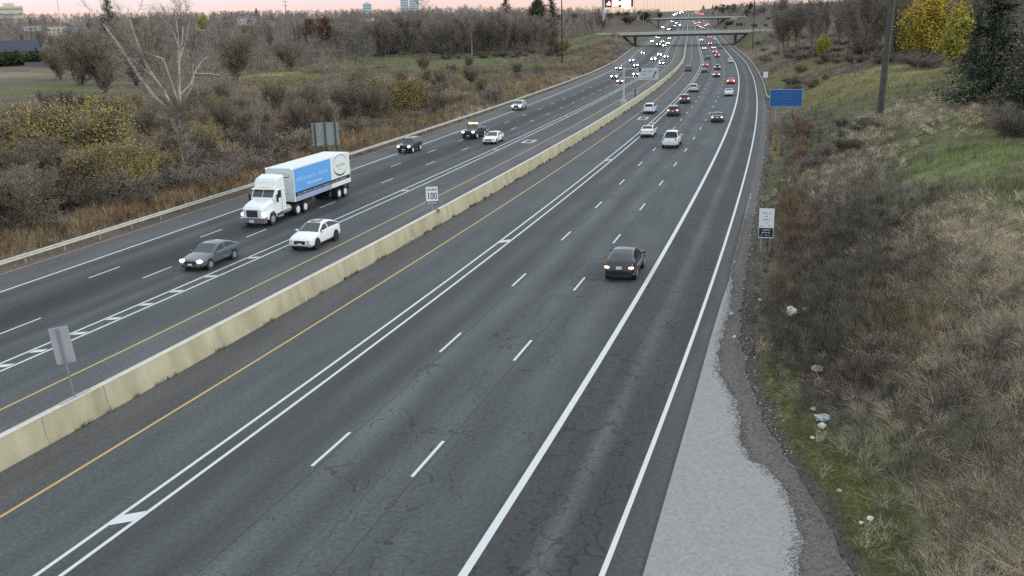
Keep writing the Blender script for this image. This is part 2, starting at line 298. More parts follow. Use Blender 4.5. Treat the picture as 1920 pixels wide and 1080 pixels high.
    for o_,wd in((-3.62,.022),(.17,.022),(3.70,.012),(9.1,.03),(-23.6,.012),(-12.25,.01),(-1.0,.012),(5.35,.012),(6.75,.012)):
        a=n('ShaderNodeMath'); a.operation='ADD'; jj=n('ShaderNodeMath'); jj.operation='MULTIPLY'; L(dn.outputs[0],jj.inputs[0]); jj.inputs[1].default_value=(.12 if wd>.015 else .8); L(sp.outputs[0],a.inputs[0]); L(jj.outputs[0],a.inputs[1])
        c=n('ShaderNodeMath'); c.operation='COMPARE'; L(a.outputs[0],c.inputs[0]); c.inputs[1].default_value=o_+(.06 if wd>.015 else .4); c.inputs[2].default_value=wd
        tot=add(tot,c)
    dk=n('ShaderNodeMath'); dk.operation='MULTIPLY_ADD'; L(tot.outputs[0],dk.inputs[0]); dk.inputs[1].default_value=-.5; dk.inputs[2].default_value=1
    fm=mul(mm,dk); sc=n('ShaderNodeVectorMath'); sc.operation='SCALE'; L(mx.outputs[2],sc.inputs[0]); L(fm.outputs[0],sc.inputs[3]); L(sc.outputs[0],b.inputs['Base Color'])
    bp=n('ShaderNodeBump'); bp.inputs['Strength'].default_value=.3; bp.inputs['Distance'].default_value=.01; L(g1.outputs[0],bp.inputs['Height']); L(bp.outputs[0],b.inputs['Normal'])
    return m
ASP=asphalt()
def roadgrid(name,sv,offs,dz,mtl,kind='structure'):
    sv=np.asarray(sv,float); O=np.stack([o(sv) if callable(o) else np.full_like(sv,o) for o in offs],1); S=np.repeat(sv[:,None],O.shape[1],1)
    X,Y=extp(S,O); Z=rz(S)+dz; n,m=S.shape; id_=np.arange(n*m).reshape(n,m)
    Fq=np.stack([id_[:-1,:-1],id_[:-1,1:],id_[1:,1:],id_[1:,:-1]],-1).reshape(-1,4)
    o=meshobj(name,np.stack([X,Y,Z],-1).reshape(-1,3),Fq,mtl,uv=np.stack([O,S],-1).reshape(-1,2)); tag(o,kind=kind); return o
svr=np.concatenate([np.arange(-60,4,4),np.arange(4,64,1),np.arange(64,800,4),np.arange(800,1800,10),np.arange(1800,2600,40)])
roadgrid('road',svr,[left_edge,-31,-24,-19,-15,-12,-8,-4,0,3.87,7.69,right_edge],0,ASP)
class Strips:
    def __init__(s): s.V=[];s.F=[];s.n=0
    def add(s,sv,a,b,dz):
        sv=np.asarray(sv,float); O=np.stack([a(sv) if callable(a) else np.full_like(sv,a), b(sv) if callable(b) else np.full_like(sv,b)],1); S=np.repeat(sv[:,None],2,1)
        X,Y=extp(S,O); V=np.stack([X,Y,rz(S)+dz],-1).reshape(-1,3); n=len(sv); i=np.arange(n-1)*2+s.n
        s.V.append(V); s.F.append(np.stack([i,i+1,i+3,i+2],1)); s.n+=2*n
    def poly(s,pts,dz):
        V=[(*[float(q) for q in extp(a,b)],float(rz(a))+dz) for a,b in pts]; s.V.append(np.array(V)); k=s.n; s.F.append(np.array([[k,k+1,k+2,k+3]])); s.n+=4
    def build(s,name,m): return tag(meshobj(name,np.concatenate(s.V),np.concatenate(s.F),m),kind='structure')
def paintmat(name,c,c2,th=.40):
    m=noisemat(name,c2,c,14,.55,8,lo=th-.12,hi=th-.0); return m
PW=paintmat('white_road_paint',(.60,.63,.62),(.36,.37,.37)); PY=paintmat('yellow_road_paint',(.52,.36,.12),(.26,.20,.10))
W=Strips(); Yl=Strips()
def ln(off,wd,st,s0=-40,s1=1300):
    f1=(lambda v,o=off:o(v)-wd/2) if callable(off) else off-wd/2; f2=(lambda v,o=off:o(v)+wd/2) if callable(off) else off+wd/2
    st.add(np.arange(s0,s1,4.),f1,f2,.006)
ss_=lambda v:-34.27-.0076*np.clip(v,0,450)
ln(3.87,.27,W); ln(7.69,.17,W); ln(-7.44,.15,W); ln(-8.17,.15,W); ln(-23.14,.15,W); ln(-24.0,.15,W); ln(ss_,.18,W)
ln(-11.98,.13,Yl); ln(-19.34,.13,Yl)
def dashes(off,pts,s1=700):
    ss=sorted(plane_so(px,py)[0] if py>260 else hit(px,py)[3] for px,py in pts); cyc=float(np.median(np.diff(ss)))
    while ss[0]>-20: ss.insert(0,ss[0]-cyc)
    while ss[-1]<s1: ss.append(ss[-1]+12.0)
    for a in ss: W.add([a-1.5,a,a+1.5],off-.065,off+.065,.006)
def plane_so(px,py):
    dx,dy,dz=ray(px,py); t=-H0/dz; return inv(dx*t,dy*t)
dashes(-3.84,[(621,841),(843,641.5),(973.5,524.5),(1062,442.3),(1123.5,384.3),(1167.4,341.5),(1201.7,307),(1227,280)]); dashes(0,[(802,859),(980.5,656.5),(1087,532),(1156.5,447.5),(1206,388),(1241,343),(1266.5,308)])
dashes(-27.76,[(51,612.5),(304,511),(482,437),(615,384),(718,338.6),(808,306),(872,279.5)]); dashes(-31.34,[(203,511),(399,437.5),(740,309)][:2]+[(740,309)])
def dia(px,py,L=2.2,c=-7.8,wd=.55,z=.010):
    s=hit(px,py)[3]; W.poly([(s-L/2,c-wd*.5),(s-L*.1,c+wd*.5),(s+L/2,c+wd*.5),(s+L*.1,c-wd*.5)],z)
dia(236,977,1.15,wd=.6)
for px,py in((940,455),(1140,302),(1220,232),(1302,146)): dia(px,py,1.3)
for px,py in((10,690),(66,662),(146,629),(208,601),(267,574),(322,549),(387,521),(466,486),(753.5,359.6),(925,282),(1059,219),(1150,172)): dia(px,py,.75,-23.57,.55)
# hollow painted diamonds in the carpool lanes
def ring(px,py,w_,l_):
    h_=hit(px,py); s,o=h_[3],h_[4]; t=.28
    W.poly([(s-l_,o-w_),(s-l_,o+w_),(s-l_+t*1.8,o+w_),(s-l_+t*1.8,o-w_)],.012); W.poly([(s+l_-t*1.8,o-w_),(s+l_-t*1.8,o+w_),(s+l_,o+w_),(s+l_,o-w_)],.012)
    W.poly([(s-l_,o-w_),(s-l_,o-w_+t),(s+l_,o-w_+t),(s+l_,o-w_)],.014); W.poly([(s-l_,o+w_-t),(s-l_,o+w_),(s+l_,o+w_),(s+l_,o+w_-t)],.014)
ring(992,267,.75,1.7); ring(1206,223,.75,2.2)
W.build('lane_markings',PW); Yl.build('yellow_edge_lines',PY)
# pale paved pad on the right shoulder
CONC=noisemat('pale_shoulder_paving',(.225,.233,.222),(.315,.323,.308),9,.88,14,bump=.12)
DSH=noisemat('dark_gravel_shoulder',(.085,.079,.076),(.165,.153,.145),9,.95,10,bump=.8)
inner=[(1230,1000),(1215,1060),(1205,1110),(1331,640),(1352,570),(1371,505)]
def plane_so(px,py):
    dx,dy,dz=ray(px,py); t=-H0/dz; return inv(dx*t,dy*t)
ri=[(1372,505),(1374,540),(1366,590),(1352,640),(1349,681),(1345,701),(1359,717),(1378,754),(1386,791),(1392,831),(1408,866),(1433,874),(1445,893),(1465,905),(1481,941),(1494,966),(1498,1007),(1492,1047),(1500,1090),(1490,1150)]
li=[(1371,505),(1366,530),(1352,570),(1331,640),(1300,752),(1270,857),(1245,944),(1221,1027),(1200,1100),(1185,1150)]
so_=[(1384,480),(1388,560),(1386,640),(1396,709),(1412,762),(1441,823),(1481,868),(1506,917),(1534,986),(1571,1047),(1612,1080),(1650,1140)]
Lp=[plane_so(*p) for p in li]; Rp=[plane_so(*p) for p in ri]; Sp=[plane_so(*p) for p in so_]
def interp_so(P,sq): P=sorted(P); return np.interp(sq,[p[0] for p in P],[p[1] for p in P])
sq=np.arange(-4,70,.12)
ednz=lambda v,k:.16*vnoise(v*1.3,v*0,k)+.08*vnoise(v*4.1,v*0,k+1)+.05*vnoise(v*11.,v*0,k+2)
roadgrid('shoulder_gravel',np.concatenate([np.arange(-4,110,.15),np.arange(110,520,2.)]),[lambda v:np.interp(v,[8,40,45],[9.0,8.8,8.5])+.05*vnoise(v*1.7,v*0,6),lambda v:right_edge(v)+.12+ednz(v,3)*.8],.05,DSH)
roadgrid('shoulder_paving',sq,[lambda v:interp_so(Lp,v),lambda v:np.maximum(interp_so(Rp,v)+ednz(v,8)*.8,interp_so(Lp,v)+.05)],.058,CONC)
print('pad L',[(round(a),round(b,1)) for a,b in Lp],'R',[(round(a),round(b,1)) for a,b in Rp][:20:4],'S',[(round(a),round(b,1)) for a,b in Sp])
# grit and crumbled asphalt along the paving edges
q_s=NR.uniform(6,60,16000); q_k=NR.rand(16000)<.62; q_o=np.where(q_k,interp_so(Rp,q_s)+NR.normal(0,.16,16000),right_edge(q_s)+NR.normal(-.05,.22,16000)); q_X,q_Yy=extp(q_s,q_o); q_r=NR.uniform(.006,.030,16000); q_a=NR.uniform(0,3,16000); q_V=np.empty((16000,4,3)); q_zz=np.maximum(rz(q_s)+.064,tz(q_s,q_o)+.02)
for q_i in range(4): q_V[:,q_i]=np.stack([q_X+np.cos(q_a+q_i*1.57)*q_r,q_Yy+np.sin(q_a+q_i*1.57)*q_r,q_zz+(q_i%2)*.012],1)
q_cc=np.array([[.085,.08,.075],[.13,.12,.11],[.28,.28,.265],[.20,.17,.12]])[NR.choice(4,16000,p=[.4,.3,.2,.1])]
q_g=meshobj('grit',q_V.reshape(-1,3),np.arange(64000).reshape(-1,4),vcolmat('dry_stems',.9,0),col=np.repeat(q_cc[:,None],4,1).reshape(-1,3)); tag(q_g,'dark grit and crumbled asphalt along the right shoulder edges','grit',kind='stuff')
# ---------- median barrier ----------
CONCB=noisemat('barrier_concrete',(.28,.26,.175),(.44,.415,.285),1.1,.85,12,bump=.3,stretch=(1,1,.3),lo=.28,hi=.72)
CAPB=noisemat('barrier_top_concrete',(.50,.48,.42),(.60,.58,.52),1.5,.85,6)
bc=-14.97
svb=np.concatenate([np.arange(-60,140,2.),np.arange(140,1700,6)])
prof=[(-.34,0),(-.34,.10),(-.22,.32),(-.13,1.12),(-.10,1.16),(.10,1.16),(.13,1.12),(.22,.32),(.34,.10),(.34,0)]
def loftroad(name,svb,prof,cen,mtl,parent=None,fsel=None):
    V=[];n=len(prof)
    for o_,z_ in prof:
        c_=cen(svb) if callable(cen) else cen
        X,Y=extp(svb,c_+o_); V.append(np.stack([X,Y,rz(svb)+z_],1))
    V=np.stack(V,1); m=len(svb); id_=np.arange(m*n).reshape(m,n); Fq=np.stack([id_[:-1,:-1],id_[:-1,1:],id_[1:,1:],id_[1:,:-1]],-1).reshape(-1,4)
    return meshobj(name,V.reshape(-1,3),Fq,mtl,parent)
brr=empty('median_barrier',label='long cream concrete median wall between the two carriageways',cat='barrier')
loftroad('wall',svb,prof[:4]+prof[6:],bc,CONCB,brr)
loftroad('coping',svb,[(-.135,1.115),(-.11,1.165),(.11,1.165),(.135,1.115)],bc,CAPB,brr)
jm=MB()
JT=mat('wall_joint_gap',(.17,.16,.13),.9)  # darker colour of the joints between wall panels
for px,py in((78,831),(192,768),(822,424)):
    s,o=plane_so(px,py); j=MB()
    for o1,z1,o2,z2 in((.345,0,.345,.10),(.345,.10,.227,.32),(.227,.32,.137,1.12)):
        a=extp(s-.013,bc+o1);b=extp(s+.013,bc+o1);c=extp(s+.013,bc+o2);d=extp(s-.013,bc+o2); z0=float(rz(s)); j.quad((*a,z0+z1),(*b,z0+z1),(*c,z0+z2),(*d,z0+z2))
    j.build('joint',JT,brr)
# ---------- guardrails ----------
def guardrail(name,label,sva,cen,post_every=3.81,npost=60,h=.72,psd=1):
    g=empty(name,label=label,cat='guardrail',group='steel guardrails')
    loftroad('rail',sva,[(-.02*psd,h-.30),(.06*psd,h-.27),(.06*psd,h-.20),(-.01*psd,h-.16),(-.01*psd,h-.12),(.06*psd,h-.08),(.06*psd,h-.02),(-.02*psd,h+.01)],cen,GALVR,g)
    s=sva[0]+1; k=0
    while k<npost and s<sva[-1]:
        c_=float(cen(s)) if callable(cen) else cen; m=MB(); hd=float(np.interp(s,SS,_h)); x,y=extp(s,c_-.13*psd); z=float(rz(s)); M=Matrix.Translation((float(x),float(y),z))@Matrix.Rotation(hd,4,'Z')
        m.box(-.08,.08,-.09,.09,-.6,h+.08,M); m.build('post',POSTM,g); s+=post_every; k+=1
    return g
GALVR=noisemat('weathered_guardrail_steel',(.42,.42,.37),(.56,.55,.50),1.5,.6,metal=.15,stretch=(1,1,4)); POSTM=noisemat('grey_timber_post',(.20,.18,.16),(.30,.27,.24),6,.9)
gl=guardrail('guardrail','galvanised guardrail with timber posts along the left edge of the far carriageway',np.arange(-20,505,3.),lambda v:left_edge(v)-.5,npost=95)
gr=guardrail('guardrail','short steel guardrail along the right shoulder beyond the blue sign, ending in a flared tip',np.arange(168,490,4.),lambda v:right_edge(v)+.30+1.2*np.clip((182-v)/14,0,1)**2,4.5,70,psd=-1)
e_=MB(); hx=hit(1436,208); e_.box(-.25,.25,-.2,.2,0,.85,Matrix.Translation((*[float(q) for q in extp(168,right_edge(168)+1.5)],float(rz(168))-.1))); e_.build('end_terminal',mat('pale_terminal',(.6,.6,.48),.6),gr)
# asphalt lip strip by left rail (pale line)
roadgrid('paved_gutter',np.arange(-20,500,4),[lambda v:left_edge(v)+.02,lambda v:left_edge(v)+.16],.008,mat('pale_gutter',(.32,.29,.26),.8))

# ---------- vehicles ----------
GLASS=mat('tinted_car_glass',(.015,.02,.024),.08,spec=.45)
GLASSL=mat('sky_tinted_glass',(.045,.06,.066),.08,spec=.6)  # lighter blue base colour stands in for reflected sky
TRIM=mat('black_car_trim',(.02,.02,.022),.55); RIM=mat('alloy_rim',(.45,.46,.47),.3,metal=.7); RIMW=mat('white_rim',(.7,.7,.68),.45); RIMD=mat('dark_rim',(.06,.06,.06),.35,metal=.5)
PLATE=mat('licence_plate',(.72,.74,.76),.4); CHROME=mat('chrome',(.7,.7,.7),.15,metal=1)
PAINT={'white':mat('white_car_paint',(.76,.79,.79),.25,coat=.6),'black':mat('black_car_paint',(.016,.018,.022),.22,coat=.6),'grey':mat('slate_grey_car_paint',(.10,.125,.14),.25,metal=.3,coat=.6),'silver':mat('silver_car_paint',(.50,.52,.53),.3,metal=.4,coat=.5),'red':mat('red_car_paint',(.50,.05,.03),.25,coat=.6),'dark':mat('dark_car_paint',(.05,.042,.045),.25,coat=.6),'green':mat('dark_green_car_paint',(.02,.04,.04),.3,coat=.5),'orange':mat('orange_red_car_paint',(.62,.10,.05),.3,coat=.5),'beige':mat('pale_beige_car_paint',(.62,.60,.52),.3,coat=.5)}
HL=mat('lit_headlight',(.9,.9,.9),.3,emit=(1,.93,.80),es=9); HLX=mat('bright_headlight',(.9,.9,.9),.3,emit=(1,.95,.86),es=90); HLX2=mat('bright_yellow_headlight',(.9,.9,.7),.3,emit=(1,.85,.45),es=90)
HOFF=mat('clear_headlight',(.55,.58,.6),.15)
TL=mat('lit_taillight',(.8,.1,.05),.3,emit=(1,.30,.18),es=5); TLB=mat('brake_light',(.9,.1,.1),.3,emit=(1,.18,.16),es=14); TLX=mat('far_brake_light',(.9,.1,.1),.3,emit=(1,.16,.18),es=45); TOFF=mat('unlit_taillight',(.30,.03,.02),.3)
AMB=mat('amber_roof_beacon',(.9,.5,.1),.3,emit=(1,.55,.12),es=6)
TYPES={
 'sedan':dict(L=4.75,W=.91,wr=.33,wx=(1.42,-1.38),top=[(2.37,.50),(2.33,.66),(2.2,.76),(1.5,.90),(.98,.97),(.55,1.17),(.1,1.40),(-.35,1.46),(-.95,1.44),(-1.4,1.31),(-1.8,1.13),(-2.1,1.06),(-2.3,1.0),(-2.35,.88),(-2.38,.55)],cowl=.98,rf=.12,rb=-1.0,deck=-1.85,belt=(.93,1.02)),
 'coupe':dict(L=4.8,W=.94,wr=.36,wx=(1.46,-1.42),top=[(2.38,.52),(2.36,.72),(2.2,.86),(1.5,1.00),(1.0,1.06),(.55,1.28),(.1,1.50),(-.4,1.58),(-.95,1.56),(-1.45,1.45),(-1.95,1.25),(-2.25,1.12),(-2.38,.98),(-2.42,.55)],cowl=1.0,rf=.1,rb=-.95,deck=-1.95,belt=(1.02,1.10)),
 'suv':dict(L=4.75,W=.94,wr=.36,wx=(1.42,-1.40),top=[(2.36,.55),(2.34,.82),(2.2,.98),(1.5,1.08),(1.05,1.13),(.65,1.36),(.3,1.62),(-.2,1.69),(-1.2,1.67),(-1.75,1.60),(-1.98,1.45),(-2.2,1.13),(-2.33,1.0),(-2.37,.55)],cowl=1.05,rf=.32,rb=-1.78,deck=-2.2,belt=(1.05,1.11)),
 'boxy':dict(L=4.4,W=.93,wr=.37,wx=(1.32,-1.28),top=[(2.18,.60),(2.16,.90),(2.05,1.02),(1.4,1.10),(.95,1.15),(.7,1.36),(.42,1.70),(-.2,1.77),(-1.5,1.75),(-1.95,1.68),(-2.08,1.45),(-2.15,1.12),(-2.2,1.0),(-2.22,.6)],cowl=.95,rf=.44,rb=-1.95,deck=-2.15,belt=(1.08,1.12)),
 'pickup':dict(L=5.8,W=1.0,wr=.40,wx=(1.85,-1.75),top=[(2.9,.70),(2.87,1.05),(2.7,1.18),(2.0,1.26),(1.55,1.30),(1.2,1.52),(.85,1.86),(.4,1.94),(-.5,1.93),(-.85,1.84),(-1.0,1.50),(-1.05,1.28),(-2.85,1.28),(-2.9,1.2),(-2.92,.65)],cowl=1.55,rf=.87,rb=-.85,deck=-1.12,belt=(1.22,1.26)),
}
def build_car(kind,paint,hl,tl,rim=None,plate=True,name=None,extra=None):
    T=TYPES[kind]; P=PAINT[paint]; W_=T['W']; L2=T['L']/2; fine=[]
    tp=T['top']; xs=[]
    for (xa,za),(xb,zb) in zip(tp[:-1],tp[1:]):
        k=max(1,int(round((xa-xb)/.10)));
        for i in range(k): xs.append(xa+(xb-xa)*i/k)
    xs.append(tp[-1][0])
    X=np.array(sorted([p[0] for p in tp])); Z=np.array([p[1] for p in sorted(tp)])
    def zt(x): return float(np.interp(x,X,Z))
    def belt(x): return T['belt'][1]+(T['belt'][0]-T['belt'][1])*(x+L2)/(2*L2)
    bumper=.24 if kind not in('pickup','boxy') else .34
    rows=[]
    for x in xs:
        e=abs(x)/L2; w_=W_*(1-.13*max(0,(e-.72)/.28)**2.0-.0*e); z=zt(x); b=belt(x); zb=bumper+(.10*max(0,(e-.9)/.1))
        gh = z>b+.07 and x<T['cowl']+.01 and x>T['deck']-.01
        mid=min(.62,.5*(zb+min(z,b))+.05)
        if gh:
            sl=(.46 if kind=='coupe' else .34)*(z-b); h3=(w_*.965,b); h4=(w_*.965-sl-.04,z-.05); h5=(w_*.965-sl-.14,z-.005)
        else:
            h3=(w_*.97,max(zb+.12,z-.09)); h4=(w_*.92,z-.03); h5=(w_*.82,z-.004)
        rows.append([(x,.80*w_,zb),(x,.985*w_,zb+.14),(x,w_,max(zb+.16,mid)),(x,h3[0],h3[1]),(x,h4[0],h4[1]),(x,h5[0],h5[1]),(x,0,z+.02)])
    body=MB(); wind=MB(); rear=MB(); side=MB(); roofg=MB()
    pil=[(T['rf']+T['rb'])/2+.08]
    def q(mb,*p): mb.quad(*p); mb.quad(*[(a,-b,c) for a,b,c in reversed(p)])
    for i in range(len(rows)-1):
        A,B=rows[i],rows[i+1]; xm=(A[0][0]+B[0][0])/2; g=A[4][2]>belt(A[0][0])+.03 and B[4][2]>belt(B[0][0])+.03 and A[4][1]<.95*A[3][1] and B[4][1]<.95*B[3][1]
        for j in range(6):
            P4=(A[j],B[j],B[j+1],A[j+1])
            tgt=body
            if j==3 and g and not any(abs(xm-p)<.055 for p in pil): tgt=side
            elif j>=4 and T['rf']<xm<T['cowl']: tgt=wind if j==5 else body
            elif j>=4 and T['deck']+.05<xm<T['rb']: tgt=rear if j==5 else body
            if tgt is side:
                # window inset: frame strips top and bottom stay body coloured
                lo,hi=.12,.86
                def mixp(p,r,t): return tuple(p[k]*(1-t)+r[k]*t for k in range(3))
                a0,b0,b1,a1=A[3],B[3],B[4],A[4]
                q(body,a0,b0,mixp(b0,b1,lo),mixp(a0,a1,lo)); q(side,mixp(a0,a1,lo),mixp(b0,b1,lo),mixp(b0,b1,hi),mixp(a0,a1,hi)); q(body,mixp(a0,a1,hi),mixp(b0,b1,hi),b1,a1)
            else: q(tgt,*P4)
    for R_,flip in((rows[0],0),(rows[-1],1)):
        ring=[p for p in R_]+[(a,-b,c) for a,b,c in reversed(R_[:-1])]
        body.quad(*(ring if not flip else ring[::-1]))
    lo=[r[0] for r in rows]; 
    for i in range(len(lo)-1): a,b=lo[i],lo[i+1]; body.quad(a,(a[0],-a[1],a[2]),(b[0],-b[1],b[2]),b)
    root=empty(name or {'sedan':'sedan','coupe':'sport_utility_car','suv':'sport_utility_car','boxy':'sport_utility_car','pickup':'pickup_truck'}[kind])
    def bake(mb,nm,m,sm=True,par=root):
        o=mb.build(nm,m,par)
        if sm: 
            import bmesh; bm=bmesh.new(); bm.from_mesh(o.data); bmesh.ops.remove_doubles(bm,verts=bm.verts,dist=.0005); bmesh.ops.recalc_face_normals(bm,faces=bm.faces) if nm=='body' else None; bm.to_mesh(o.data); bm.free(); auto_smooth(o,38)
        return o
    bo=bake(body,'body',P); bake(wind,'windscreen',GLASSL); bake(rear,'rear_window',GLASSL if kind=='coupe' else GLASS); bake(side,'side_windows',GLASS)
    # wheels
    for wx in T['wx']:
        for sy in(1,-1):
            y0=sy*(W_-.20); y1=sy*(W_+.012); ar=MB(); ar.tube((wx,sy*(W_-.1),T['wr']+.0),(wx,sy*(W_+.004),T['wr']),T['wr']+.075,n=20); ar.build('wheel_arch',TRIM,root)
            wl=MB(); wl.tube((wx,y0,T['wr']),(wx,y1,T['wr']),T['wr'],n=20); t_=wl.build('wheel',BLACK,root); auto_smooth(t_,40)
            rm=MB(); rm.tube((wx,sy*(W_),T['wr']),(wx,y1+sy*.012,T['wr']),T['wr']*.66,n=14); rm.build('rim',rim or RIM,t_)
    fx=tp[0][0]; bx=tp[-1][0]; lz=.70 if kind in('sedan','coupe') else (.86 if kind!='pickup' else .98)
    for sy in(1,-1):
        m=MB(); m.ell((fx-.12,sy*W_*.72,lz),(.17,.19,.085 if kind!='pickup' else .12)); o=m.build('headlight',hl,root,True)
        m=MB(); m.ell((bx+.10,sy*W_*.76,lz+.13),(.13,.19,.085) if kind!='pickup' else (.12,.10,.19)); m.build('taillight',tl,root,True)
        m=MB(); m.ell((T['cowl']-.22,sy*(W_+.10),T['belt'][0]+.07),(.09,.12,.08),8,5); m.build('mirror',P if paint!='white' else P,root,True)
    g=MB(); g.box(fx-.05,fx+.015,-W_*.45,W_*.45,.48 if kind!='pickup' else .66,.70 if kind in('sedan','coupe') else .90); g.build('grille',TRIM,root)
    g=MB(); g.box(fx-.08,fx+.012,-W_*.72,W_*.72,.27,.38); g.build('air_intake',TRIM,root)
    g=MB(); g.box(bx-.012,bx+.08,-W_*.75,W_*.75,.28,.46); g.build('rear_bumper',TRIM,root)
    if plate:
        g=MB(); zz=.74 if kind in('sedan','coupe') else .80; g.box(bx-.03,bx+.03,-.17,.17,zz,zz+.15); g.build('licence_plate',PLATE,root)
        g=MB(); g.box(fx-.03,fx+.03,-.17,.17,.42,.55); g.build('licence_plate',PLATE,root)
    for sx in ((T['cowl']+T['rb'])/2-.25,(T['cowl']+T['rb'])/2-1.1):
        for sy in(1,-1): g=MB(); g.box(sx,sx+.18,sy*W_*.97,sy*(W_*.97+.035),T['belt'][0]-.14,T['belt'][0]-.11); g.build('door_handle',P if paint=='white' else TRIM,root)
    if kind=='pickup':
        g=MB(); g.box(-2.78,-1.15,-.80,.80,1.20,1.325); g.build('load_bed',TRIM,root)
    if extra=='sunroof': g=MB(); g.quad((.0,-.42,1.575),(-.75,-.42,1.60),(-.75,.42,1.60),(.0,.42,1.575)); g.build('sunroof',GLASS,root)
    if extra=='beacons':
        for i,yy in enumerate((-.5,-.17,.17,.5)): g=MB(); g.ell((.45,yy,1.99),(.09,.13,.075),8,5); g.build('roof_beacon',AMB,root,True)
    return root
_proto={}
def car(px,py,kind,paint,label,lights='on',heading=1,shift=1.0,half=None,ov=None,cat=None,group=None,rim=None,extra=None,yaw=0,plate=True):
    """px,py: middle of the end nearest the viewer, on the ground"""
    dx,dy,dz=ray(px,py); hh=hit(px,py)
    if hh is None: print('miss car',px,py); return
    s,o=hh[3],hh[4]; L=TYPES[kind]['L']; s+=L/2
    if ov is not None: o=ov
    far=s>330
    hl={'on':HL if not far else HLX,'x':HLX,'y':HLX2,'off':HOFF}[lights if heading<0 and lights in('on','x','y','off') else 'off']
    tl=TOFF if heading<0 else {'on':TL,'brake':TLB,'x':TLX,'off':TOFF}[lights]
    key=(kind,paint,hl.name,tl.name,rim.name if rim else 0,extra)
    x,y,z=rp(s,o,.012); hd=float(np.interp(s,SS,_h))+math.pi/2+(math.pi if heading<0 else 0)+yaw
    slope=float(rz(s+2)-rz(s-2))/4
    if key not in _proto: root=build_car(kind,paint,hl,tl,rim,plate,extra=extra); _proto[key]=root
    else: root=copy_tree(_proto[key])
    root.scale=(1,1,1.08) if kind=='coupe' else (1,1,1); root.location=(float(x),float(y),float(z)); root.rotation_euler=(0,-slope*heading,hd)
    root['label']=label.replace(', nearest vehicle on the near carriageway',''); root['category']=cat or {'sedan':'car','coupe':'car','suv':'car','boxy':'car','pickup':'pickup truck'}[kind]; root['group']=group or ('vehicles driving away on the near carriageway' if heading>0 else 'oncoming vehicles on the far carriageway')
    return root
N_,S_=1,-1
car(1160,533,'coupe','black','dark sport utility car with glowing taillights and white plate, nearest of all','on',N_,rim=RIM)
car(1255,281,'pickup','white','white pickup truck with dark rear window driving away in the middle lane','off',N_)
car(1212,260,'sedan','white','white sedan driving away just left of the white pickup truck','off',N_)
car(1216,215,'suv','white','white sport utility car in the carpool lane beside the concrete median wall','off',N_)
car(1261,220,'suv','dark','dark maroon sport utility car with lit taillights, first ahead of the white pickup','on',N_)
car(1283,196,'suv','dark','brown-black sport utility car with lit taillights, second ahead of the white pickup','on',N_,)
car(1344,232,'sedan','dark','black sedan with bright taillights driving alone in the third lane','on',N_)
car(1300,174,'suv','beige','pale beige sport utility car driving away beside the double line','off',N_)
car(1366,182,'sedan','white','white sedan close behind the orange-red car','off',N_)
car(1370,159,'sedan','orange','orange-red car ahead of the white sedan, next to the wide white line','brake',N_)
car(1343,146,'sedan','dark','dark car with a red band of brake lights across its tail','brake',N_)
car(1345,132,'suv','dark','black sport utility car just ahead of the car with the red brake band','on',N_)
car(1320,137,'sedan','grey','dark grey car right of the double line, left of the braking cars','off',N_)
car(1322,127,'sedan','red','red car just ahead of the dark grey car by the double line','on',N_)
car(1290,135,'suv','dark','small dark car alone in the near carpool lane beside the median wall','off',N_)
car(1370,119,'suv','white','white car passing the wide white line on the far bend','off',N_)
car(1327,112,'sedan','green','dark green car right of the double line on the far bend','off',N_)
car(1345,108,'suv','dark','black car directly behind the cluster of braking cars before the overpass','brake',N_)
car(1340,101,'sedan','red','red car in the cluster of braking cars before the overpass, second from the back','brake',N_)
car(1338,93,'sedan','silver','silver car at the head of the braking cluster before the overpass','x',N_)
car(1320,94,'sedan','silver','silver car with pinkish brake lights near the double line before the overpass','x',N_)
car(1351,92,'sedan','dark','black car beside the wide white line just before the overpass','off',N_)
car(1331,85,'suv','dark','dark car with paired bright taillights in the shadow line of the overpass','x',N_)
car(1315,78,'boxy','white','white van-like car under the overpass left of centre','x',N_)
car(1340,76,'suv','white','pale car under the right half of the overpass','off',N_)
car(1331,73,'suv','dark','black car under the overpass between two pale cars','brake',N_)
car(1324,68,'sedan','silver','silver car farthest in under the overpass','x',N_)
i_=0
for px,py in((1300,42),(1303,46),(1308,49),(1313,52),(1318,54),(1323,50),(1326,47),(1311,44)):
    car(px,py,'suv' if i_%2 else 'sedan',('red','silver','dark','white')[i_%4],'distant car with red lights between the two overpasses','x',N_,group='red-lit cars between the overpasses'); i_+=1
for px,py in((1300,27),(1303,25),(1306,27),(1309,25),(1312,27),(1315,25.5),(1318,27.5),(1305,22.5),(1310,22.5)):
    car(px,py,'sedan','red','far-off car with red brake lights beyond the second overpass','x',N_,group='red-lit cars beyond the second overpass'); i_+=1
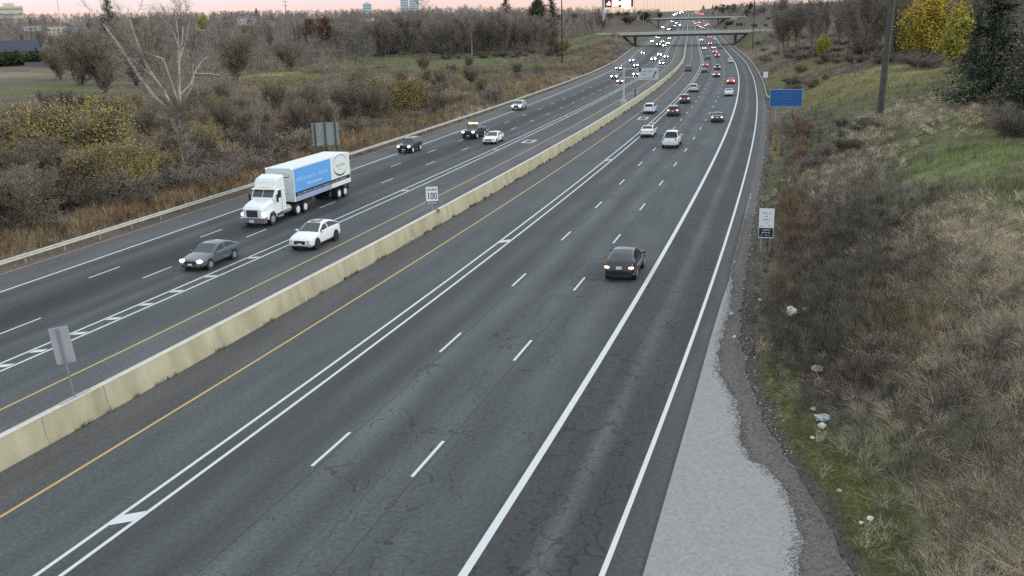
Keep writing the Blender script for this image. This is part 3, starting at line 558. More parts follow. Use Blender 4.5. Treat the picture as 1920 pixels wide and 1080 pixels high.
# oncoming
car(359,513,'sedan','grey','slate grey sedan with lit headlights, nearest oncoming car','on',S_)
car(563,475,'coupe','white','white sport utility car with sunroof and black wheels beside the semi truck','off',S_,rim=RIMD,extra='sunroof')
car(757,290,'boxy','black','small black sport utility car with silver wheels ahead of the big pickup','on',S_,rim=RIMW)
car(916,273,'sedan','white','white sedan alongside the black pickup on the far carriageway','off',S_)
car(878,263,'pickup','black','black pickup with a row of amber lights on its roof','on',S_,extra='beacons',rim=RIMW)
car(968,209,'suv','silver','silver sport utility car with lit headlights by the left edge line','on',S_,rim=RIMD)
LBL=['oncoming car with two white headlights left of the overhead sign arm','oncoming dark car below the sign arm with one bright headlight in view','oncoming dark red car right at the sign post','oncoming car half hidden behind the white overhead sign','oncoming car with lilac headlights by the left edge line','oncoming dark red car touching the lilac-lit one','oncoming car with two separate beams nearest the left edge under the bend','oncoming white car above the overhead sign','oncoming car with lilac lights above the overhead sign','oncoming car with round lights right of the lilac-lit pair','oncoming black car closest above the overhead sign']
for (px,py,k,p,l),lb in zip([(1159,132,'sedan','dark','x'),(1151,149,'sedan','black','x'),(1162,158,'sedan','red','x'),(1192,144,'sedan','dark','x'),(1184,118,'suv','silver','x'),(1192,127,'sedan','red','x'),(1205,102,'sedan','dark','x'),(1225,115,'suv','white','x'),(1236,106,'sedan','silver','x'),(1249,110,'sedan','dark','x'),(1240,122,'sedan','black','x')],LBL): car(px,py,k,p,lb,l,S_)
LB2=['white-lit oncoming car leftmost before the overpass','tall white oncoming van with a bright glow at the overpass','oncoming car with a single round light at the overpass','oncoming car with orange-tinted lights at the overpass','oncoming car with yellow lights at the right of the oncoming group before the overpass','oncoming car with pink-white lights just under the overpass','oncoming car with white lights farthest left under the overpass beam']
for (px,py,k,p,l),lb in zip([(1223,80,'sedan','dark','x'),(1234,86,'boxy','white','x'),(1242,80,'sedan','red','x'),(1246,88,'sedan','dark','y'),(1252,84,'suv','silver','y'),(1255,74,'sedan','red','x'),(1233,73,'suv','white','x')],LB2): car(px,py,k,p,lb,l,S_)
for px,py,l in((1243,53,'y'),(1254,56,'y'),(1265,50,'y'),(1275,49,'y'),(1261,42,'x'),(1259,38.5,'x'),(1268,44,'y')): car(px,py,'suv' if px%2 else 'sedan','silver','far oncoming car with glowing yellow headlights between the overpasses',l,S_,group='oncoming cars between the overpasses')
for i in range(22):
    t=i/21; car(1265+t*24+rnd.uniform(-5,4),29.5-t*12+rnd.uniform(-1,1),'sedan',('silver','white','dark')[i%3],'far-off oncoming car with glowing headlights beyond the second overpass',('y','x')[i%2] if t<.5 else 'x',S_,group='oncoming cars beyond the second overpass')
# ---------- semi truck ----------
def glyphs(mb,w,h,n,seed,ox,oz,mk,words=True):
    r=random.Random(seed); x=0; cw=w/n
    for i in range(n):
        if words and r.random()<.16: x+=cw; continue
        hh=h*r.choice((.62,.62,.66,1,.64)); a=x+cw*.08; b=x+cw*.86; st=cw*.26; k=r.randrange(4)
        R=[(a,a+st,0,hh)]
        if k==0: R+= [(b-st,b,0,h*.6),(a,b,0,h*.14)]
        elif k==1: R+=[(b-st,b,0,h*.6),(a,b,h*.47,h*.6)]
        elif k==2: R+=[(a,b,h*.26,h*.38),(a,b,0,h*.13)]
        else: R+=[(a,b,h*.48,h*.6)]
        for q_ in R: mk(mb,ox+q_[0],ox+q_[1],oz+q_[2],oz+q_[3])
        x+=cw
def make_truck():
    root=empty('semi_truck'); WP=mat('white_truck_paint',(.74,.80,.79),.3,coat=.4); TW=mat('white_trailer_skin',(.70,.75,.73),.45); BLUE=mat('blue_trailer_panel',(.12,.37,.78),.4); BLK=mat('black_trailer_stripe',(.012,.02,.03),.4); UND=mat('chassis_black',(.02,.02,.02),.7); BP=mat('pale_blue_skirt',(.30,.38,.55),.4); LTX=mat('light_blue_lettering',(.38,.62,.95),.4); GTX=mat('grey_lettering',(.55,.58,.58),.4); DKL=mat('dark_green_line',(.03,.06,.05),.4); SILV=mat('brushed_aluminium',(.55,.55,.55),.35,metal=.6)
    # x forward; nose at x=0, trailer behind (negative). y>0 is the left side of the truck
    # hood + cab
    m=MB()
    def sec(x,w,zb,zt,rd=.14): return [(x,w,zb),(x,w,zt-rd),(x,w-rd*.35,zt-rd*.35),(x,w-rd,zt),(x,0,zt+.03)]
    S=[sec(-.04,.80,.75,1.42,.10),sec(-.22,.92,.72,1.62,.2),sec(-.7,.98,.72,1.78,.22),sec(-1.35,1.02,.72,1.92,.22),sec(-1.75,1.04,.75,2.0,.2)]
    for a,b in zip(S[:-1],S[1:]):
        for j in range(4): m.quad(a[j],b[j],b[j+1],a[j+1]); m.quad(*[(p[0],-p[1],p[2]) for p in(a[j+1],b[j+1],b[j],a[j])])
    f=S[0]; m.quad(*[p for p in f]+[(p[0],-p[1],p[2]) for p in reversed(f[:-1])])
    o=m.build('hood',WP,root); auto_smooth(o,40)
    for sy in(1,-1):
        m=MB(); 
        for i in range(8):
            a0=math.pi*i/8;a1=math.pi*(i+1)/8; y0,y1=sy*.84,sy*1.22
            p=lambda a,r,y:(-1.15+r*math.cos(a),y,.56+r*math.sin(a)*.98)
            m.quad(p(a0,.66,y0),p(a1,.66,y0),p(a1,.66,y1),p(a0,.66,y1)); m.quad(p(a0,.58,y1),p(a1,.58,y1),p(a1,.66,y1),p(a0,.66,y1))
        o=m.build('fender',WP,root); auto_smooth(o,60)
        m=MB(); m.ell((-.25,sy*.93,1.0),(.22,.20,.17)); m.build('headlight',mat('truck_headlight',(.9,.85,.85),.2,emit=(1,.85,.85),es=1.0),root,True)
    cab=MB()
    C=[sec(-1.75,1.04,.75,2.0,.1),sec(-1.78,1.06,.75,2.02,.1),sec(-2.25,1.08,.75,2.72,.12),sec(-2.6,1.1,.8,2.80,.12),sec(-3.55,1.1,.9,2.84,.12)]
    for a,b in zip(C[:-1],C[1:]):
        for j in range(4): cab.quad(a[j],b[j],b[j+1],a[j+1]); cab.quad(*[(p[0],-p[1],p[2]) for p in(a[j+1],b[j+1],b[j],a[j])])
    f=C[-1]; cab.quad(*([(p[0],-p[1],p[2]) for p in f]+[p for p in reversed(f[:-1])]))
    cb=cab.build('cab',WP,root); auto_smooth(cb,30)
    g=MB(); g.quad((-1.84,-.93,2.10),(-1.84,.93,2.10),(-2.22,.93,2.66),(-2.22,-.93,2.66)); wn=g.build('windscreen',GLASSL,cb,M=Matrix.Translation((.035,0,.02)))
    g=MB(); g.box(-2.14,-1.80,-.01,.01,2.05,2.62,Matrix.Rotation(0,4,'Y')) if False else g.quad((-1.80,-.02,2.12),(-1.80,.02,2.12),(-2.18,.02,2.68),(-2.18,-.02,2.68)); g.build('windscreen_divider',WP,cb,M=Matrix.Translation((.01,0,.03)))
    for sy in(1,-1):
        g=MB(); g.quad((-2.28,sy*1.104,1.98),(-2.85,sy*1.108,1.98),(-2.85,sy*1.108,2.58),(-2.42,sy*1.106,2.58)); g.build('side_window',GLASS,cb)
        g=MB(); g.box(-2.0,-1.92,sy*1.20,sy*1.36,1.72,2.35); g.build('mirror',UND,root)
        g=MB(); g.box(-2.92,-2.895,sy*1.10,sy*1.116,.95,2.6); g.build('door_seam',UND,cb)
        g=MB(); g.tube((-3.0,sy*.78,.78),(-4.35,sy*.78,.78),.33,n=14); o=g.build('fuel_tank',SILV,root); auto_smooth(o,40)
        g=MB(); g.box(-3.0,-2.2,sy*.80,sy*1.12,.42,.56); g.build('cab_step',SILV,root)
    g=MB()  # roof fairing
    FA=[(-2.25,2.78,.98,2.80),(-2.42,2.80,1.0,3.30),(-2.6,2.82,1.02,3.52),(-3.55,2.84,1.08,3.72)]
    R=[[(x,w,zb),(x,w*.97,zt-.12),(x,w*.85,zt),(x,0,zt+.03)] for x,zb,w,zt in FA]
    for a,b in zip(R[:-1],R[1:]):
        for j in range(3): g.quad(a[j],b[j],b[j+1],a[j+1]); g.quad(*[(p[0],-p[1],p[2]) for p in(a[j+1],b[j+1],b[j],a[j])])
    f=R[-1]; g.quad(*([(p[0],-p[1],p[2]) for p in f]+[p for p in reversed(f[:-1])])); fo=g.build('roof_fairing',WP,root); auto_smooth(fo,35)
    g=MB(); g.box(-2.22,-1.92,-1.02,1.02,2.72,2.78); g.build('sun_visor',mat('glowing_cream_visor',(.85,.80,.70),.4,emit=(1,.85,.7),es=.15),root)  # visor is no lamp; a faint glow is put into its material
    g=MB(); g.quad((-.02,-.50,.80),(-.02,.50,.80),(-.03,.50,1.36),(-.03,-.50,1.36)); g.build('grille',mat('grille_dark',(.05,.055,.06),.35,metal=.4),root)
    g=MB(); g.box(-.35,.12,-1.16,1.16,.36,.74); b_=g.build('bumper',mat('chrome_bumper',(.32,.32,.33),.3,metal=.7),root)
    g=MB(); g.box(.12,.14,-.2,.2,.42,.6); g.build('licence_plate',PLATE,b_)
    g=MB(); g.box(-9.2,-.6,-.42,.42,.52,.85); g.box(-7.0,-3.5,-.45,.45,.85,1.08); g.build('chassis',UND,root)
    def wheel(x,sy,r=.5,w_=.28,rim=RIMW,par=root,dual=False):
        g=MB(); y1=sy*1.20; y0=sy*(1.20-w_*(2.1 if dual else 1)); g.tube((x,y0,r),(x,y1,r),r,n=22); t=g.build('wheel',BLACK,par); auto_smooth(t,40)
        g=MB(); g.tube((x,sy*1.19,r),(x,sy*1.215,r),r*.58,n=16); g.tube((x,sy*1.2,r),(x,sy*1.25,r),r*.22,n=10); g.build('rim',rim,t)
    for sy in(1,-1): wheel(-1.15,sy,rim=SILV)
    for x in(-5.25,-6.55):
        for sy in(1,-1): wheel(x,sy,dual=True)
    # trailer
    x0,x1=-4.75,-4.75-TRL; z0,z1=1.22,4.02; tr=MB(); tr.box(x1,x0,-1.29,1.29,z0,z1); to=tr.build('trailer',TW,root)
    def side(mb,a,b,zl,zh,off=1.296): # a,b from front of the trailer going back, left side
        mb.quad((x0-a,off,zl),(x0-b,off,zl),(x0-b,off,zh),(x0-a,off,zh))
    LB=TRL*.635
    g=MB(); side(g,.12,LB,z0+.62,z1-.10); g.build('blue_panel',BLUE,to)
    g=MB(); side(g,.12,TRL-.1,z0+.42,z0+.75,1.300); g.build('black_stripe',BLK,to)
    g=MB(); side(g,.15,LB,z0-.02,z0+.42,1.298); g.build('side_skirt',BP,to)
    mk=lambda mb,a,b,zl,zh: side(mb,a,b,zl,zh,1.303)
    g=MB(); glyphs(g,LB-.9,.42,24,3,.45,z0+1.62,mk); g.build('lettering',LTX,to)
    g=MB(); glyphs(g,LB*.42,.22,16,4,LB*.33,z0+1.12,mk,False); g.build('lettering',mat('white_lettering',(.8,.85,.9),.4),to)
    mk2=lambda mb,a,b,zl,zh: side(mb,a,b,zl,zh,1.305)
    g=MB(); glyphs(g,TRL-1.2,.17,62,5,.5,z0+.50,mk2); g.build('lettering',GTX,to)
    cx=x0-(LB+TRL)/2; cz=z0+1.85
    def ellipse(mb,c0,c1,rx,rz_,wmax,a0,a1,off,plane='xz',n=30,rot=.0):
        P=[]
        for i in range(n+1):
            t=i/n; a=a0+(a1-a0)*t; wd=wmax*math.sin(math.pi*min(max(t,.04),.96)); P.append((a,wd))
        for (a,wa),(b,wb) in zip(P[:-1],P[1:]):
            q=[]
            for ang,wd,sg in((a,wa,0),(b,wb,0),(b,wb,1),(a,wa,1)):
                rr=1-(wd if sg else 0); u=c0+rx*rr*math.cos(ang); v_=c1+rz_*rr*math.sin(ang); q.append((u,off,v_) if plane=='xz' else (off,u,v_))
            mb.quad(*q)
    g=MB(); ellipse(g,cx,cz,1.42,.98,.16,-2.6,-.15,1.303); ellipse(g,cx,cz,1.42,.98,.06,.1,2.95,1.303); g.build('emblem',DKL,to)
    g=MB(); glyphs(g,2.0,.30,12,8,(LB+TRL)/2-1.0,cz-.1,mk,False); glyphs(g,.9,.12,8,9,(LB+TRL)/2-.6,cz-.36,mk,False); g.build('emblem_lettering',mat('pale_emblem_lettering',(.50,.60,.58),.4),to)
    g=MB(); ellipse(g,.15,z1-.62,.75,.20,.30,-3.0,.2,x0+.006,'yz'); ellipse(g,.15,z1-.62,.75,.20,.12,.3,3.0,x0+.006,'yz'); g.build('emblem',DKL,to)
    for sy in(1.2,-1.2): g=MB(); g.ell((x0+.02,sy,z1-.02),(.07,.09,.06),8,5); g.build('marker_light',mat('pale_marker',(.9,.85,.75),.3,emit=(1,.85,.7),es=.6),to,True)
    g=MB(); g.box(x1+.05,x0-.9,-.5,.5,z0-.22,z0-.005); g.box(x1+.2,x1+3.0,-.6,.6,z0-.55,z0-.2); g.box(x1-.02,x1+.1,-1.1,1.1,.55,.68); g.box(x1,x1+.1,-1.0,-.9,.6,1.2); g.box(x1,x1+.1,.9,1.0,.6,1.2); g.build('undercarriage',UND,to)
    for x in(x1+1.1,x1+2.35):
        for sy in(1,-1): wheel(x,sy,dual=True,rim=RIMW)
    return root
TRL=10.6
tk=make_truck(); hh=hit(487,419); s_,o_=hh[3]-2.1,-29.2
x,y,z=rp(s_,o_,.02); tk.location=(float(x),float(y),float(z)); tk.rotation_euler=(0,0,float(np.interp(s_+6,SS,_h))-math.pi/2)
tag(tk,'white semi truck pulling a white trailer with a blue advertising panel','semi truck','oncoming vehicles on the far carriageway')

# ---------- bridges ----------
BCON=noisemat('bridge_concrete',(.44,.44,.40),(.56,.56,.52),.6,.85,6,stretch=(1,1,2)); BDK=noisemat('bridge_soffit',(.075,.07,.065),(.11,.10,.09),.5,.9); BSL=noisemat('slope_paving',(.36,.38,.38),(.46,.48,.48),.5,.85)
def local(s,off,dz=0): 
    x,y,z=rp(s,off,dz); return Matrix.Translation((float(x),float(y),float(z)))@Matrix.Rotation(float(np.interp(s,SS,_h)),4,'Z')
def overpass(sb,xl,xr,dz,label,pierx,wid=15):
    root=empty('overpass',label=label,cat='overpass'); M=local(sb,0); h=wid/2
    m=MB(); m.box(xl,xr,-h,h,dz+1.3,dz+2.0); d=m.build('deck',BCON,root,M=M)
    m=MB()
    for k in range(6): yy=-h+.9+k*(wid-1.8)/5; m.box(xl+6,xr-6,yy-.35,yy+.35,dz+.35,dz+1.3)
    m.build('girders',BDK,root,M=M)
    for sy in(-1,1): m=MB(); m.box(xl-8,xr+8,sy*h-.2,sy*h+.2,dz+1.55,dz+2.75); m.build('parapet',BCON,root,M=M)
    for px_ in pierx:
        m=MB(); m.box(px_-.8,px_+.8,-h+.6,h-.6,dz-.45,dz+.34)
        for yy in(-h+1.6,0,h-1.6): m.tube((px_,yy,-.3),(px_,yy,dz-.45),.45,n=10)
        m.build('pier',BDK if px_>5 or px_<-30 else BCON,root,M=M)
    for x0,x1,sg in((xl,xl+6,-1),(xr-6,xr,1)):
        m=MB(); m.box(x0,x1,-h+.05,h-.05,dz-1.2,dz+1.29); m.build('abutment',BCON,root,M=M)
        # sloped paving under the end span
        xe=xl+6 if sg<0 else xr-6; xi=(left_edge(sb)-2) if sg<0 else 12.5
        ze=dz-.2; xi=float(xi); A=[(xe,-h-7,-1),(xe,-h-7,ze+.3),(xi-sg*-1.5,-h-7,-.1)]; B=[(p[0],h+3,p[2]) for p in A]; m=MB(); m.quad(*A); m.quad(*B[::-1]); m.quad(A[1],B[1],B[2],A[2]); m.quad(A[0],B[0],B[1],A[1]); m.build('slope_paving',BSL,root,M=M)
    return root
overpass(SB1,-57,27,4.75,'nearer concrete road bridge crossing the whole highway',(-14.97,11.9,-43.2))
overpass(SB2,-62,32,6.8,'farther concrete road bridge crossing the highway beyond the first',(-14.97,14.5,-43.5))
# ---------- posts, poles, signs ----------
WOODP=noisemat('dark_pole_timber',(.035,.030,.026),(.06,.05,.045),3,.9,stretch=(1,1,.1)); LPOLE=mat('pale_lamp_pole',(.42,.43,.43),.5); DPOLE=noisemat('weathered_steel_pole',(.055,.055,.05),(.085,.085,.078),1,.6)
def topz(x,y,py):  # height whose image row is py at ground point x,y
    lo,hi=-5.,200.
    for _ in range(40):
        m=(lo+hi)/2; 
        if proj(x,y,m)[1]>py: lo=m
        else: hi=m
    return lo
def at(px,py):
    h_=hit(px,py)
    while h_ is None: py+=1.5; h_=hit(px,py)
    return h_[0],h_[1],h_[2],h_[3],h_[4],h_[5]
def face(x,y): return math.atan2(-x,y)   # rotation so that local -Y faces the camera
# high mast pole on the right bank
x,y,z,s,o,t=at(1649,219)
hm=empty('high_mast_pole',(x,y,z),0,'tall dark tapered steel mast rising out of the grassy right bank','pole')
m=MB(); m.tube((0,0,-.5),(.9,0,30),.42,.24,n=14); ob=m.build('mast',DPOLE,hm); auto_smooth(ob,40)
m=MB(); m.box(-.43,-.36,-.3,-.1,5.6,5.75); m.box(-.5,.5,-.5,.5,-.3,.12); m.build('hatch',GALV,hm)
fr=empty('guardrail_ring',(x,y,z),0,'low steel rail box around the foot of the tall mast','guardrail','steel guardrails')
for a,b in (((-3.2,-1.2),(3.2,-1.2)),((3.2,-1.2),(3.2,1.2)),((3.2,1.2),(-3.2,1.2)),((-3.2,1.2),(-3.2,-1.2))):
    m=MB(); m.tube((*a,.5),(*b,.5),.05,n=6); m.build('rail',POSTM,fr)
for a in((-3.2,-1.2),(3.2,-1.2),(3.2,1.2),(-3.2,1.2),(0,-1.2),(0,1.2)): m=MB(); m.box(a[0]-.08,a[0]+.08,a[1]-.08,a[1]+.08,-.6,.62); m.build('post',POSTM,fr)
fr.name='guardrail.010'; fr.name='guardrail'
def pole(px,pyb,pyt,r,name,label,cat,m_,arms=0,lamp=0,group=None,lean=0):
    x,y,z,s,o,t=at(px,pyb); H=min(topz(x,y,pyt)-z,34); root=empty(name,(x,y,z),face(x,y),label,cat,group)
    m=MB(); m.tube((0,0,-.5),(lean,0,H),r,r*.6,n=8); ob=m.build('pole',m_,root); auto_smooth(ob,50)
    if arms:
        for k,zz in enumerate((H-.4,H-2.6)[:arms]):
            m=MB(); m.box(-1.4,1.4,-.07,.07,zz,zz+.14); 
            for q in(-1.3,-.7,.7,1.3): m.tube((q,0,zz+.14),(q,0,zz+.36),.05,n=6)
            m.build('crossarm',WOODP,root)
    if lamp:
        m=MB(); m.tube((lean,0,H),(lean+lamp,0,H+.5),.06,.05,n=6); m.build('arm',m_,root); m=MB(); m.ell((lean+lamp*1.1,0,H+.45),(.45,.18,.1),8,5); m.build('lamp_head',LPOLE,root)
    return root
pole(1054,118,-12,.30,'utility_pole','thick dark timber pole standing in the scrub left of the oncoming lanes','pole',WOODP)
pole(1411,92,-10,.22,'utility_pole','slim dark timber pole on the right embankment near the overpass','pole',WOODP)
pole(541,82,2,.28,'utility_pole','utility pole with two crossarms above the left skyline','pole',noisemat('grey_pole_timber',(.15,.14,.13),(.24,.22,.21),3,.9,stretch=(1,1,.1)),arms=2)
pole(125,122,-10,.16,'utility_pole','thin utility pole in front of the houses at the far left','pole',GALV,arms=1)
pole(104,110,59,.10,'lamp_post','small lamp post with a white head among the bare trees at the far left','lamp post',GALV,lamp=.1)
pole(1392,33,-10,.14,'light_pole','pale light pole on the right bank beyond the near overpass','light pole',LPOLE,lamp=-2)
pole(1457,27,-10,.14,'light_pole','pale light pole by the white patch on the right hilltop','light pole',LPOLE,lamp=-2)
for i,(px,pyb) in enumerate(((1189,52),(1206,45),(1213,40),(1219,34),(1228,31),(1237,28),(1246,26),(1253,24),(1262,22),(1330,30),(1337,31),(1343,30),(1351,31),(1322,24),(1312,20),(1296,19),(1284,18),(1272,20))):
    pole(px,pyb,-6 if i%3 else 1,.13 if i<9 else .12,'light_pole','thin light pole along the far stretch of highway around the overpasses','light pole',LPOLE if i%2 else DPOLE,lamp=(1.8 if px<1290 else -1.8),group='far light poles around the overpasses')
def signboard(name,label,px,pyb,cx,py0,py1,wpx,thick=.03,posts=1,front=None,back=False,cat='road sign',rz_=None,post_r=.04,lean=0,mp=None):
    """ground point px,pyb; panel centred cx, image rows py0..py1, width wpx (photo px)"""
    x,y,z,s,o,t=at(px,pyb) if not isinstance(px,tuple) else px
    k=t/F; z1=topz(x,y,py0)-z; z0=topz(x,y,py1)-z; w_=wpx*k; root=empty(name,(x,y,z),face(x,y) if rz_ is None else rz_,label,cat)
    dx=(cx-proj(x,y,z+(z0+z1)/2)[0])*k
    m=MB(); m.box(dx-w_/2,dx+w_/2,-thick/2,thick/2,z0,z1); pn=m.build('panel',mp or WHITE,root)
    for q in([0] if posts==1 else [-.3*w_,.3*w_] if posts==2 else [-.38*w_,0,.38*w_]):
        m=MB(); m.box(dx+q-post_r,dx+q+post_r,thick/2+.002,thick/2+.002+2*post_r,-.5,z1*.98 if back or posts>1 else z0+.1); m.build('post',GALV if posts<3 else mat('dark_green_post',(.05,.06,.055),.6),root)
    return root,pn,dx,w_,z0,z1
def txt(s_,size,x,z,mtl,parent,y=-.02,w_=None,name='lettering'):
    cu=bpy.data.curves.new('lettering','FONT'); cu.body=s_; cu.size=size; cu.align_x='CENTER'; cu.offset=.012*size; ob=bpy.data.objects.new('t',cu); COL.objects.link(ob); bpy.context.view_layer.update()
    me=bpy.data.meshes.new_from_object(ob.evaluated_get(bpy.context.evaluated_depsgraph_get())); bpy.data.objects.remove(ob)
    me.materials.clear(); me.materials.append(mtl); o=bpy.data.objects.new(name,me); link(o,parent)
    ws=max(v.co.x for v in me.vertices)-min(v.co.x for v in me.vertices); sx=(w_/ws) if w_ else 1
    for v in me.vertices: v.co=Vector((v.co.x*sx+x,y,v.co.y+z))
    return o
INK=mat('black_sign_ink',(.02,.02,.025),.5)
# maximum speed sign on the median wall
s100,o100=hit(819,423)[3],bc; X_,Y_=[float(q) for q in extp(s100,o100)]; Z_=float(rz(s100))
z0b=Z_+1.1; t_=math.sqrt(X_**2+Y_**2+(H0-Z_-1)**2)
root,pn,dx,w_,z0,z1=signboard('speed_sign','white speed sign reading 100 standing on the concrete median wall',(X_,Y_,z0b,s100,o100,t_),0,810,350,384,22,mp=WHITE)
hh_=z1-z0
txt('100',hh_*.50,dx,z0+hh_*.33,INK,pn,w_=w_*.72); txt('MAXIMUM',hh_*.13,dx,z0+hh_*.80,INK,pn,w_=w_*.78)
m=MB(); m.box(dx-w_/2,dx+w_/2,-.022,-.016,z0,z0+hh_*.2); lp=m.build('tab',INK,root); txt('BEGINS',hh_*.17,dx,z0+hh_*.035,WHITE,lp,y=-.028,w_=w_*.84)
m=MB(); m.box(-.12,.30,-.2,.2,-.1,.10); m.build('post_bracket',mat('rusty_bracket',(.22,.19,.12),.8),root)
# sign back at lower left
sL=min(np.arange(10,60,.1),key=lambda q_:abs(proj(*rp(q_,bc,1.16))[0]-140)); X_,Y_=[float(q) for q in extp(sL,bc)]; zz=float(rz(sL))+1.16
rt=empty('sign_back',(X_,Y_,zz),math.radians(18),'grey back of a leaning sign mounted on the near end of the median wall','road sign')
BACK=noisemat('sign_back_aluminium',(.34,.36,.38),(.42,.44,.46),1,.5,metal=.2)
k_=math.sqrt(X_**2+Y_**2+(H0-zz)**2)/F; zt_=topz(X_,Y_,610)-zz; zb_=topz(X_,Y_,682)-zz
Ml=Matrix.Rotation(math.radians(-4.5),4,'Y')
m=MB(); m.box(.02-30*k_/2,.02+30*k_/2,-.02,.01,zb_+.05,zt_*.985); m.build('panel',BACK,rt,M=Ml)
m=MB(); m.box(-.035,.035,-.075,-.024,-.02,zt_*.97); m.build('post',mat('dull_steel_post',(.20,.22,.25),.6),rt,M=Ml)
m=MB(); m.box(-.10,.10,-.8,.8,-.0,.03); m.build('base_plate',GALV,rt,M=Matrix.Rotation(float(np.interp(sL,SS,_h))-math.radians(18),4,'Z'))
# exit arrow gantry on the median
xg,yg=[float(q) for q in extp(hit(1156,205)[3],bc-.9)]; zg=float(rz(hit(1156,205)[3])); tg=math.sqrt(xg*xg+yg*yg)
xp=proj(xg,yg,zg)[0]; gk=tg/F
gt=empty('overhead_sign',(xg,yg,zg),face(xg,yg),'white overhead exit sign with arrow on a steel cantilever beside the median wall','road sign')
zc=topz(xg,yg,188)-zg; m=MB(); m.box(-.45,.55,-.9,.9,-.2,zc); m.build('footing',noisemat('pale_footing_concrete',(.42,.40,.38),(.5,.48,.46),1,.8),gt)
ztop=topz(xg,yg,126)-zg; m=MB(); m.tube((0,0,zc),(.05,0,ztop),.19,.17,n=10); ob=m.build('mast',LPOLE,gt); auto_smooth(ob,40)
def gx(px): return (px-xp)*gk
def gz(py): return topz(xg,yg,py)-zg
for py in(129.5,146): m=MB(); m.tube((0,0,gz(py)),(gx(1200),0,gz(py)),.10,n=8); m.build('arm',LPOLE,gt)
m=MB(); m.tube((0,0,gz(126)),(gx(1166),-.1,gz(146)),.05,n=6); m.build('brace',LPOLE,gt)
LG=mat('pale_grey_sign_face',(.50,.54,.54),.5); m=MB(); m.box(gx(1195),gx(1231),-.22,-.14,gz(150),gz(128.5)); pn=m.build('panel',LG,gt)
m=MB(); m.box(gx(1201),gx(1224),-.22,-.15,gz(128),gz(122)); pt=m.build('exit_tab',mat('grey_blue_tab',(.20,.24,.26),.5),gt)
m=MB(); m.box(gx(1196),gx(1200),-.25,-.215,gz(135),gz(128)); m.build('route_marker',INK,pn)
def fg(mb,w_,h_,n,seed,x0,z0,y=-.226): glyphs(mb,w_,h_,n,seed,x0,z0,lambda q,a,b,c,d: q.box(a,b,y-.004,y,c,d))
GI=mat('faded_grey_lettering',(.26,.29,.30),.6)
for i,(a,b,py,n) in enumerate(((1202,1222,136,10),(1202,1211,142,5),(1202,1220,148.5,9))): m=MB(); fg(m,gx(b)-gx(a),gz(py-4.5)-gz(py),n,20+i,gx(a),gz(py)); m.build('lettering',GI,pn)
m=MB(); m.tube((gx(1222.5),-.24,gz(147)),(gx(1224),-.24,gz(140)),.09,n=6); m.tube((gx(1224),-.24,gz(140)),(gx(1226.5),-.24,gz(136)),.09,n=6); m.quad((gx(1224.3),-.26,gz(137.5)),(gx(1228.2),-.26,gz(137)),(gx(1227.4),-.26,gz(133))); m.build('arrow',INK,pn)
# small sign back beside it
sB=hit(1179,196)[3]; X_,Y_=[float(q) for q in extp(sB,bc)]; z_=float(rz(sB))+1.16
rb=empty('sign_back',(X_,Y_,z_),face(X_,Y_),'small grey sign back on the median wall right of the overhead sign mast','road sign'); k_=math.sqrt(X_**2+Y_**2)/F
zt_=topz(X_,Y_,166)-z_; m=MB(); m.box(-4.8*k_,4.8*k_,-.02,.02,zt_*.35,zt_); m.build('panel',BACK,rb); m=MB(); m.box(-.09,.09,-.12,-.022,-.05,zt_*.99); m.build('post',DPOLE,rb)
# large sign back by the left guardrail
rt,pn,dx,w_,z0,z1=signboard('sign_back','large ribbed back of a road sign in the scrub behind the semi truck',611,300,610,230,273,49,thick=.05,posts=3,back=True,mp=noisemat('greenish_sign_back',(.26,.30,.28),(.34,.38,.36),1,.6),post_r=.10)
rt.rotation_euler[2]+=math.pi*0
for i in range(11): m=MB(); zz=z0+(z1-z0)*(i+.5)/11; m.box(dx-w_/2,dx+w_/2,-.05,-.027,zz-.03,zz+.03); m.build('rib',mat('rib_green',(.20,.235,.22),.6),pn)
for q in(-.38,0,.38): m=MB(); m.box(dx+q*w_-.08,dx+q*w_+.08,-.16,-.052,z0-1.2,z1); m.build('upright',mat('dark_green_post',(.05,.06,.055),.6),rt)
# black and white notice sign right
rt,pn,dx,w_,z0,z1=signboard('notice_sign','tall white notice sign with black lower half beside the right shoulder',1434,476,1437,391,446,27,posts=2,mp=WHITE,post_r=.035)
hh_=z1-z0
m=MB(); m.box(dx-w_*.47,dx+w_*.47,-.024,-.016,z0+hh_*.03,z0+hh_*.34); bl=m.build('black_field',INK,rt)
for i,(ww,fz,n) in enumerate(((.55,.83,6),(.14,.72,2),(.52,.61,6),(.26,.50,3),(.78,.39,9))): m=MB(); fg(m,w_*ww,hh_*.06,n,40+i,dx-w_*ww/2,z0+hh_*fz,-.018); m.build('lettering',mat('blue_grey_ink',(.16,.20,.26),.5),pn)
for i,(ww,fz,n) in enumerate(((.55,.255,7),(.58,.165,7),(.66,.075,9))): m=MB(); fg(m,w_*ww,hh_*.055,n,50+i,dx-w_*ww/2,z0+hh_*fz,-.027); m.build('lettering',WHITE,bl)
